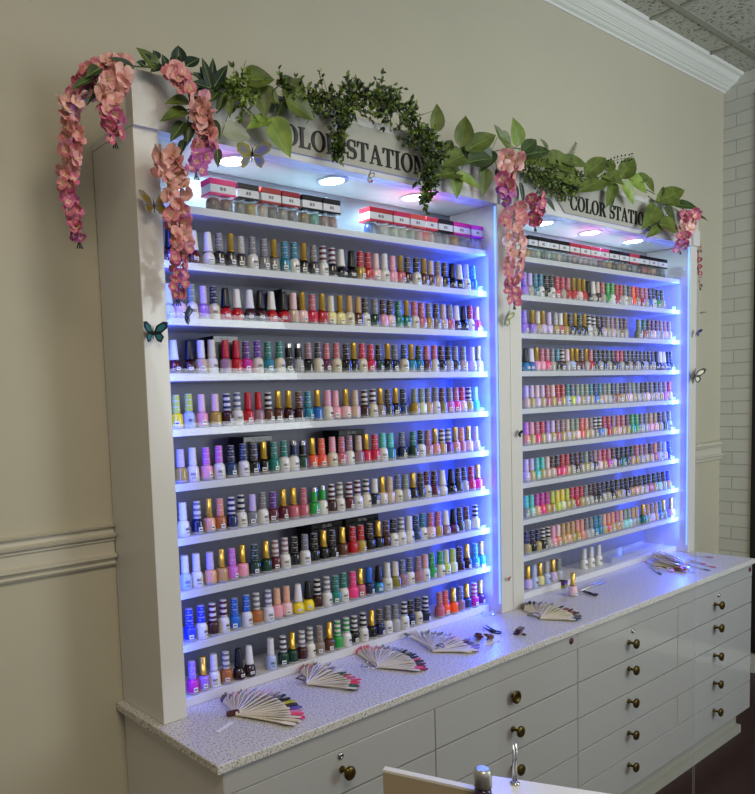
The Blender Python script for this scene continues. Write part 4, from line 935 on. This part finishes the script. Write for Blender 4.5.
def fan(pivot, tips, n, cols, label, w_=.0125, ring=None, ringm=None, roll_=.25, jit=.004, up_=.010, leanz=0):
    n = int(n*1.35)
    pv = cpt(*pivot); e = empty('nail_swatch_fan', (pv.x, pv.y, rel(0))); off = -Vector(e.location)
    T = [cpt(*t) for t in tips]; lens = [(T[i+1]-T[i]).length for i in range(len(T)-1)]; tot = sum(lens)
    for i in range(n):
        d = tot*i/(n-1); j = 0
        while d > lens[j] and j < len(lens)-1: d -= lens[j]; j += 1
        tp = T[j].lerp(T[j+1], min(1, d/lens[j])) + Vector((random.uniform(-jit, jit), random.uniform(-jit, jit), 0))
        z0 = .0035+up_*.35*(i % 5)/5; z1 = .0035+up_*(((i*7) % 5)/5)
        fr = i/(n-1); rl = (1.25*max(0, 1-fr/.55))*random.uniform(.75, 1.1); mb = MB(); stick_mesh(mb, pv+Vector((0, 0, z0+.004*(rl > .3))), tp+Vector((0, 0, z1+.004*(rl > .3))), w_, .0016, .19, rl+roll_*random.uniform(-.5, .5))
        c = cols[int(i*len(cols)/n)]
        mb.build('swatch_stick', [STK if i % 2 else STK2, mat('swatch paint '+c, c, .2, coat=.4)], e, loc=off)
    if ring:
        ru, rv, rr = ring; rc = cpt(ru, rv)+Vector((0, 0, .0125)); mb = MB()
        mb.tube([rc+Vector((math.cos(a)*rr, math.sin(a)*rr, .0025*math.sin(a*2+1)+.004)) for a in [2*PI*k/28 for k in range(28)]], .0016, 6, closed=True)
        mb.build('ring', ringm or CHROME, e, loc=off)
    tag(e, label, 'nail colour swatches', 'nail swatch fans on the worktop'); return e
DKR = mat('dark red plastic', '#4a1512', .35); BRN = mat('dark brown plastic', '#2b1512', .35)
K = '#17151c'; W0 = '#e8e2c9'
f1 = fan((236,717), [(221,701),(228,699),(240,696),(252,694),(264,694),(276,695),(286,698),(293,703),(298,708),(302,713),(304,718),(302,723),(294,728)], 34,
    ['#251a3a','#4a1a24','#d8798a','#c92b3a','#2a1a22','#b83a52','#3a1a28','#c86a80','#d88a98','#dfa0a8','#6a2a3a','#4a4048',K,K,'#2a3a22','#c9c32a',K,'#243a7a','#5a4aa0','#e08ab8','#e8487a','#f0356a',W0,W0,'#d9c9a0',W0],
    'swatch fan with a dark red clip, nearest the left end of the worktop')
MB().obox(cpt(233,716)+Vector((0, 0, .008)), Vector((.016, -.004, 0)), Vector((.0025, .006, 0)), Vector((0, 0, .005))).build('clip', DKR, f1, loc=-Vector(f1.location), bevel=.002)
a, b_ = cpt(232,723), cpt(217,733)
MB().obox((a+b_)/2+Vector((0, 0, .002)), (a-b_)/2, (a-b_).cross(Vector((0, 0, 1))).normalized()*.004, Vector((0, 0, .0008))).build('tag', mat('white tag', '#e6e6e2', .4), f1, loc=-Vector(f1.location))
fan((307,686), [(299,672),(304,669),(311,668),(319,667),(327,668),(334,670),(341,673),(347,676),(354,679),(359,683),(361,688),(356,692)], 26,
    ['#b04a5a','#8a3a4a','#c84a5a','#3a2030','#c9a0a0','#b8a83a','#5a3a5a','#8a7a6a',W0,K,K,'#c0283a','#d8406a','#e8406a','#e02a52','#d85a7a','#0f6a4a',W0],
    'swatch fan with a dark brown coiled ring, second from the left', ring=(301,684,.013), ringm=BRN)
fan((376,669), [(355,652),(359,650),(364,649),(369,650),(376,650),(385,650),(394,651),(402,652),(410,654),(415,657),(420,661),(424,665),(427,670),(420,673)], 34,
    ['#f05a82','#f06a8a','#e04a72','#e8788a','#c9304a',K,'#4a4a52','#8a8a92',K,K,'#3a3a42',K,'#2a2a30',K,'#e8607a','#2a1a22','#5a2a3a','#8a3a4a','#e8406a',W0],
    'swatch fan on a large silver ring with a black and pink edge', ring=(369,671,.022), ringm=CHROME)
fan((433,653), [(411,638),(415,636),(420,636),(426,635),(432,635),(438,636),(444,637),(452,638),(462,640),(472,644),(479,648),(478,652),(470,654)], 26,
    [W0,'#8a8272','#6a6a5a','#4a4a48','#8a8a82','#5a5a52',K,W0,W0,'#5a3a32','#4a2a2a','#6a4a42','#8a6a62',W0,W0],
    'swatch fan with a black ring on top and mostly unpainted ivory sticks', ring=(440,651,.012), ringm=BRN)
mb = MB(); stick_mesh(mb, cpt(432,652)+Vector((0, 0, .016)), cpt(405,639)+Vector((0, 0, .018)), .014, .003, .2)
o = mb.build('swatch_stick', [STK2, mat('swatch paint black', K, .2, coat=.4)]); o.name = 'loose_swatch_stick'; tag(o, 'thick ivory swatch stick with a black tip, lying across the ivory fan', 'swatch stick')
fan((540,620), [(520,609),(523,607),(529,606),(536,605),(543,606),(551,606),(559,608),(567,610),(574,613),(580,616),(582,620),(574,622)], 32,
    ['#5a3a3a',K,K,'#2a2024',K,'#4a3a3a','#6a5a52',W0,'#3a3a32','#7a2a32','#4a2228','#8a2a32','#3a2a2a','#5a4a4a','#4a4a52','#3a5a8a',W0],
    'swatch fan in front of the joint between the racks, with a blue tipped last stick', ring=(534,620,.021), ringm=mat('aged metal ring', '#6a655c', .3, metal=.8))
# heaped sticks at the far end
pv = cpt(666, 570); e = empty('swatch_stick_heap', pv); off = -pv
rc = random.Random(4)
pal = ['#1d1a20', '#c8324a', '#e0607a', '#3a5a5a', '#d8b0a0', '#2a2a30', '#c9a09a', '#8a2a4a', '#20305a']
for i in range(72):
    if i < 54:
        q_ = rc.random(); zb = .003+.042*rc.random()*(1-abs(q_-.5)*1.2)
        a = cpt(654+rc.uniform(-3, 12), 556+q_*11); b_ = cpt(686+rc.uniform(-2, 4), 566+q_*8+rc.uniform(-2, 2)); ln = rc.uniform(.125, .15)
    else:
        an = rc.uniform(0, 6.28); zb = .012*rc.random(); ln = .08
        a = cpt(664+rc.uniform(-14, 16), 565+rc.uniform(-3, 5)); b_ = a+Vector((math.cos(an)*.6, abs(math.sin(an))*-.5, 0))*.075
    a = a+Vector((0, 0, zb+.003)); b_ = b_+Vector((0, 0, zb*.6+.004)); b_ = a+(b_-a).normalized()*ln
    mb = MB(); stick_mesh(mb, a, b_, .017, .0022, .13, rc.uniform(-.4, .4))
    c = pal[rc.randrange(len(pal))]
    mb.build('swatch_stick', [mat('aged ivory plastic', '#cdbf88', .6), mat('swatch paint '+c, c, .2, coat=.4)], e, loc=off)
tag(e, 'heaped tangle of ivory swatch sticks at the far right end of the worktop', 'nail colour swatches')
def loose(u0, v0, u1, v1, c, label):
    a, b_ = cpt(u0, v0), cpt(u1, v1); mb = MB(); stick_mesh(mb, a+Vector((0, 0, .003)), b_+Vector((0, 0, .003)), .011, .002, .26)
    o = mb.build('loose_swatch_stick', [mat('clear grey stick', '#b9bcb6', .25), mat('swatch paint '+c, c, .2, coat=.4)]); tag(o, label, 'swatch stick')
loose(690,556,713,558,'#a82040','clear swatch stick with a dark crimson tip, farthest back beside the heap')
loose(688,560,706,565,'#e8607a','clear swatch stick with a coral pink tip right of the heap')
loose(692,563,716,568,'#e8406a','clear swatch stick with a bright pink tip at the worktop\'s right end')
loose(688,566,710,571,'#3a6a6a','clear swatch stick with a grey teal tip in front of the heap')
loose(654,566,645,562,'#e04a3a','short swatch stick with a red tip left of the heap')
loose(650,567,661,575,'#20203a','short swatch stick with a navy tip in front of the heap\'s left side')

# small things on the worktop
e = empty('hair_claw_clip', cpt(484,640)); mb = MB(); mcl = mat('maroon translucent plastic', '#5c1f18', .25, coat=.4)
for s_ in (-1, 1):
    h_ = MB(); h_.tube([(-.020, s_*.004, .022), (-.014, s_*.013, .018), (0, s_*.017, .010), (.014, s_*.012, .004), (.020, s_*.004, .002)], [.003, .005, .006, .004, .002], 8)
    for k in range(5): h_.tube([(-.010+.006*k, s_*.014, .012), (-.008+.006*k, s_*.007, .003)], .0015, 5)
    h_.v = [(x*1.35, y*1.35, z*1.2) for x, y, z in h_.v]; h_.build('claw_jaw', mcl, e)
e.rotation_euler = (0, 0, .5); tag(e, 'maroon hair claw clip lying between the ivory fan and the scissors', 'hair clip')
e = empty('scissors', cpt(490,634)); q0 = e.location.copy()
for (u0, v0, u1, v1) in ((483,629,493,634), (486,627,495,633)):
    a, b_ = cpt(u0, v0)-q0, cpt(u1, v1)-q0; MB().tube([a+Vector((0, 0, .006)), b_+Vector((0, 0, .006))], [.0015, .004], 6).build('blade', mat('dark steel', '#2b2a2c', .3, metal=.6), e)
c = cpt(497,634)-q0
MB().tube([c+Vector((.011*math.cos(a), .013*math.sin(a), .006)) for a in [2*PI*k/20 for k in range(20)]], .0025, 6, closed=True).build('handle', mat('black plastic', '#131214', .35), e)
tag(e, 'black handled scissors lying beside the maroon hair clip', 'scissors')
a, b_, c = cpt(484,632), cpt(500,627), cpt(500,641)
pp_ = MB(); d_ = a+(c-b_); pp_.add([a+Vector((0,0,.001)), d_+Vector((0,0,.001)), c+Vector((0,0,.001)), b_+Vector((0,0,.001)), a+Vector((0,0,.002)), d_+Vector((0,0,.002)), c+Vector((0,0,.002)), b_+Vector((0,0,.002))], [(0,1,2,3),(7,6,5,4),(0,4,5,1),(1,5,6,2),(2,6,7,3),(3,7,4,0)])
tag(pp_.build('paper_card', mat('white card', '#dcdad2', .6)), 'white paper card lying under the scissors', 'card')
e = empty('clear_dish', cpt(489,615)); MB().lathe([(.022, 0), (.030, .008), (.031, .0085), (.029, .009), (.021, .0015)], 4, cap=False, smooth=False).build('dish_rim', clear_mat('clear dish plastic', gloss=.15, haze=.15), e); MB().lathe([(.0218, .0002), (.0218, .0014)], 4, smooth=False).build('dish_floor', clear_mat('clear dish plastic', gloss=.15, haze=.15), e)
tag(e, 'small clear square dish at the foot of the nearer rack, right of the last fan', 'dish')
e = empty('nail_clip_stack', cpt(519,634)); 
for i in range(3):
    MB().obox((0, .004-.004*i, .004+.007*i), Vector((.017, .004, 0)), Vector((-.002, .008, 0)), Vector((0, 0, .0028))).build('clip', mat('dark wine plastic', '#3c1219', .3, coat=.4), e, bevel=.0012)
MB().obox((.0, -.018, .003), Vector((.002, .0005, 0)), Vector((0, .006, 0)), Vector((0, 0, .0025))).build('tab', mat('dark wine plastic', '#3c1219', .3), e)
tag(e, 'small stack of dark wine coloured clips in front of the swatch fan at the joint', 'clips')
e = empty('polish_tin', cpt(563,587)); 
MB().obox((0, 0, .006), Vector((.020, .005, 0)), Vector((-.003, .012, 0)), Vector((0, 0, .0055))).build('tin_base', mat('olive plastic', '#8a8a2c', .4), e, bevel=.001)
MB().obox((0, .001, .018), Vector((.021, .005, 0)), Vector((-.003, .013, 0)), Vector((0, 0, .006))).build('tin_lid', mat('purple plastic', '#4a1a52', .35), e, bevel=.0015)
tag(e, 'small purple and olive box beside the loose pink polish bottle', 'box')
e = empty('tweezers', cpt(590,592)); q0 = e.location.copy()
for (u1, v1, dz) in ((606,583,.006), (604,580,.012)):
    MB().tube([cpt(577,593)-q0+Vector((0,0,.004)), cpt(592,588)-q0+Vector((0,0,dz)), cpt(u1, v1)-q0+Vector((0,0,dz*.7))], [.0012, .004, .0022], 6).build('tweezer_arm', mat('pale steel', '#c9c6c4', .25, metal=.6), e)
tag(e, 'pale steel tweezers lying by the loose pink polish bottle', 'tweezers')
e = empty('nail_clipper', cpt(590,594)); a, b_ = cpt(583,592)-e.location, cpt(596,597)-e.location
MB().tube([a+Vector((0,0,.004)), (a+b_)/2+Vector((0,0,.006)), b_+Vector((0,0,.005))], [.003, .005, .003], 6).build('clipper_body', mat('near black metal', '#1c181a', .35, metal=.4), e)
MB().obox(b_+Vector((0,0,.010)), Vector((.006,.001,0)), Vector((-.001,.006,0)), Vector((0,0,.0035))).build('clipper_jaw', mat('dark rose metal', '#4a2030', .35, metal=.3), e)
tag(e, 'dark nail clipper lying in front of the tweezers', 'nail clipper')
# plastic tray in the foot of the farther rack
xt0, xt1 = xat(604, -.10, rel(.04)), xat(655, -.10, rel(.04))
e = empty('clear_tray', ((xt0+xt1)/2, -.09, rel(.0243))); hw = (xt1-xt0)/2
mt_ = MB()
for a, b_ in (((-hw, -.045, 0), (hw, .045, .002)), ((-hw, -.045, .002), (hw, -.043, .022)), ((-hw, .043, .002), (hw, .045, .022)), ((-hw, -.043, .002), (-hw+.002, .043, .022)), ((hw-.002, -.043, .002), (hw, .043, .022))): mt_.box(a, b_)
mt_.build('tray_shell', clear_mat('tray plastic', gloss=.12, haze=.12), e); tag(e, 'long empty clear plastic tray on the farther rack\'s bottom shelf', 'tray')

# ========================================================== MANICURE TABLE, SHIELD
TZ = .82
TOP = mat('white table laminate', '#dcd9cf', .3); SIDE = mat('beige table board', '#a5957c', .5)
q0 = at(489.4, 775, 2, TZ); q1 = at(620, 795, 2, TZ); d = (q1-q0); d.z = 0; d.normalize(); n = Vector((-d.y, d.x, 0))       # d along the visible edge, towards the camera side
b0 = at(382.8, 769.5, 2, TZ+.05); b1 = at(476.4, 790, 2, TZ+.05); 
e = empty('manicure_table', (q0.x, q0.y, 0)); off = -Vector((q0.x, q0.y, 0))
def slab(mb, p0, dd, L0, L1, nn, w0, w1, z0, z1, mi=0):
    vs = []
    for z in (z0, z1):
        for l, w_ in ((L0, w0), (L1, w0), (L1, w1), (L0, w1)): 
            v = p0+dd*l+nn*w_; vs.append((v.x, v.y, z))
    mb.add(vs, [(0,3,2,1),(4,5,6,7),(0,1,5,4),(1,2,6,5),(2,3,7,6),(3,0,4,7)], mi)
n2 = n if (b0-q0).dot(n) > 0 else -n
db = (b0-q0).dot(n2)
mb = MB(); slab(mb, q0, d, -.0, .95, n2, 0, db-.004, TZ-.025, TZ); mb.build('table_top', TOP, e, loc=off, bevel=.001)
db2 = Vector(((b1-b0).x, (b1-b0).y, 0)).normalized(); nb = Vector((-db2.y, db2.x, 0)); nb = nb if nb.dot(-n2) > 0 else -nb
mb = MB(); slab(mb, b0, db2, 0, .9, nb, .0, .014, TZ-.35, TZ+.0445); mb.build('side_board', SIDE, e, loc=off)
mb = MB(); slab(mb, b0, db2, 0, .9, nb, -.0005, .0145, TZ+.045, TZ+.05); mb.build('edge_strip', TOP, e, loc=off)
for l, w_ in ((.03, .03), (.9, .03), (.03, db-.05), (.9, db-.05)):
    mb = MB(); slab(mb, q0, d, l, l+.04, n2, w_-.02, w_+.02, 0, TZ-.0255); mb.build('leg', mat('grey metal leg', '#8a8a88', .4, metal=.5), e, loc=off)
tag(e, 'white topped manicure table with a beige side board in the bottom foreground', 'table')
# purple bottle with silver cap
c = at(483.5, 824, 2, TZ+.0004); e = empty('lotion_bottle', (c.x, c.y, TZ+.0004))
hb = at(483.5, 768, 1, c.y).z-TZ
MB().lathe([(.013, 0), (.0145, .002), (.0145, hb-.040), (.013, hb-.036), (.0095, hb-.034)], 18).build('bottle_body', mat('dark violet gloss', '#2c1038', .15, coat=.5), e)
MB().lathe([(.0100, hb-.0338), (.0150, hb-.032), (.0150, hb-.008), (.0135, hb-.002), (.010, hb)], 18).build('cap', mat('satin silver cap', '#b8b9b6', .3, metal=.7), e)
MB().lathe([(.0147, hb-.048), (.0149, hb-.0478), (.0149, hb-.044), (.0147, hb-.0438)], 18, cap=False).build('label_band', mat('violet label', '#7a3aa8', .4), e)
tag(e, 'dark violet bottle with a silver cap on the white manicure table', 'bottle')
# clear shield standing on the table
yp = -.845
xa = xat(498, yp, 1.2); xb = xat(697, yp, 1.4); ztop = at(600, 254, 1, yp).z
sh = empty('acrylic_shield', (xa, yp, 0)); ZO = ztop
MB().box((0.0003, 0, .02), (xb-xa-.0003, .004, ztop)).build('pane', CLEAR, sh)
MB().box((xb-xa, -.0005, .02), (xb-xa+.005, .0045, ztop)).build('edge_strip', EDGE, sh)
ft = MB()
for fx in (.08, xb-xa-.08): ft.box((fx-.02, -.12, 0), (fx+.02, .12, .0195))
ft.build('foot', CHROME, sh)
c = at(515, 784, 2, TZ); ck = MB()
for dx in (-.0045, .0045): ck.lathe([(.0022, .0055), (.0022, .078)], 10, (dx, 0, 0))
ck.lathe([(.009, .0004), (.009, .003), (.006, .0054)], 14, (0, 0, 0)); tag(ck.build('post_clip', CHROME, None, loc=(c.x, c.y, TZ)), 'thin chrome double post standing on the white manicure table', 'clip')
tag(sh, 'large clear acrylic screen standing just behind the white manicure table', 'shield')

# ================================================================= LIGHTS
def area(name, loc, target, sx_, sy_, power, col, shape='RECTANGLE'):
    l = bpy.data.lights.new(name, 'AREA'); l.shape = shape; l.size = sx_; l.size_y = sy_; l.energy = power; l.color = col
    o = bpy.data.objects.new(name, l); COL.objects.link(o); o.location = loc
    o.rotation_euler = (Vector(target)-Vector(loc)).to_track_quat('-Z', 'Y').to_euler(); return o
area('ceiling_panel_light', (-.7, -2.3, HC-.03), (-.7, -2.3, 0), 1.2, 1.2, LP[0] if (LP := [62, 20, 78]) else 0, (1.0, .87, .67))
area('ceiling_panel_light', (1.9, -2.6, HC-.03), (1.9, -2.6, 0), 1.2, 1.2, LP[1], (1.0, .97, .88))
area('upward_fill_light', (2.3, -3.0, 1.9), (3.3, 0, 2.75), 1.8, 1.4, LP[2], (.86, .95, 1.0))  # cool fill lamp, added and turned up to brighten crown, ceiling, upper right wall
for rack_x, lxs in ((0, [.3387, .69, 1.045]), (1, [1.763, 2.10, 2.447])):
    for i, lx in enumerate(lxs):
        l = area('downlight', (lx, -.125, rel(1.38)), (lx, -.125, 0), .06, .06, 2.6, (.50, .84, 1.0), 'DISK')
for x0, x1, pl_, pr_ in ((0, XG, 2.2, 18.0), (XG, 2.8578, .6, 16.0)):
    for s_, xx, tx, pw in ((0, x0+.075, x0+.5, pl_), (1, x1-.075, x1-.5, pr_)):
        l = area('led_strip_light', (xx, YT+.022, rel(.64)), (tx, .10, rel(.64)), .012, 1.16, pw, (.03, .085, 1.0))
        z_ = (Vector((xx, YT+.022, 0))-Vector((tx, .10, 0))).normalized(); yv = Vector((0, 0, 1)); xv = yv.cross(z_)
        l.matrix_world = Matrix.Translation(l.location) @ Matrix((xv, yv, z_)).transposed().to_4x4()
w_ = bpy.data.worlds.new('world'); SC.world = w_; w_.use_nodes = True
w_.node_tree.nodes['Background'].inputs[0].default_value = (.62, .66, .68, 1); w_.node_tree.nodes['Background'].inputs[1].default_value = .85
vs = SC.view_settings; vs.view_transform = 'Standard'; vs.look = 'None'; vs.gamma = 1; vs.exposure = -0.42; vs.use_curve_mapping = False
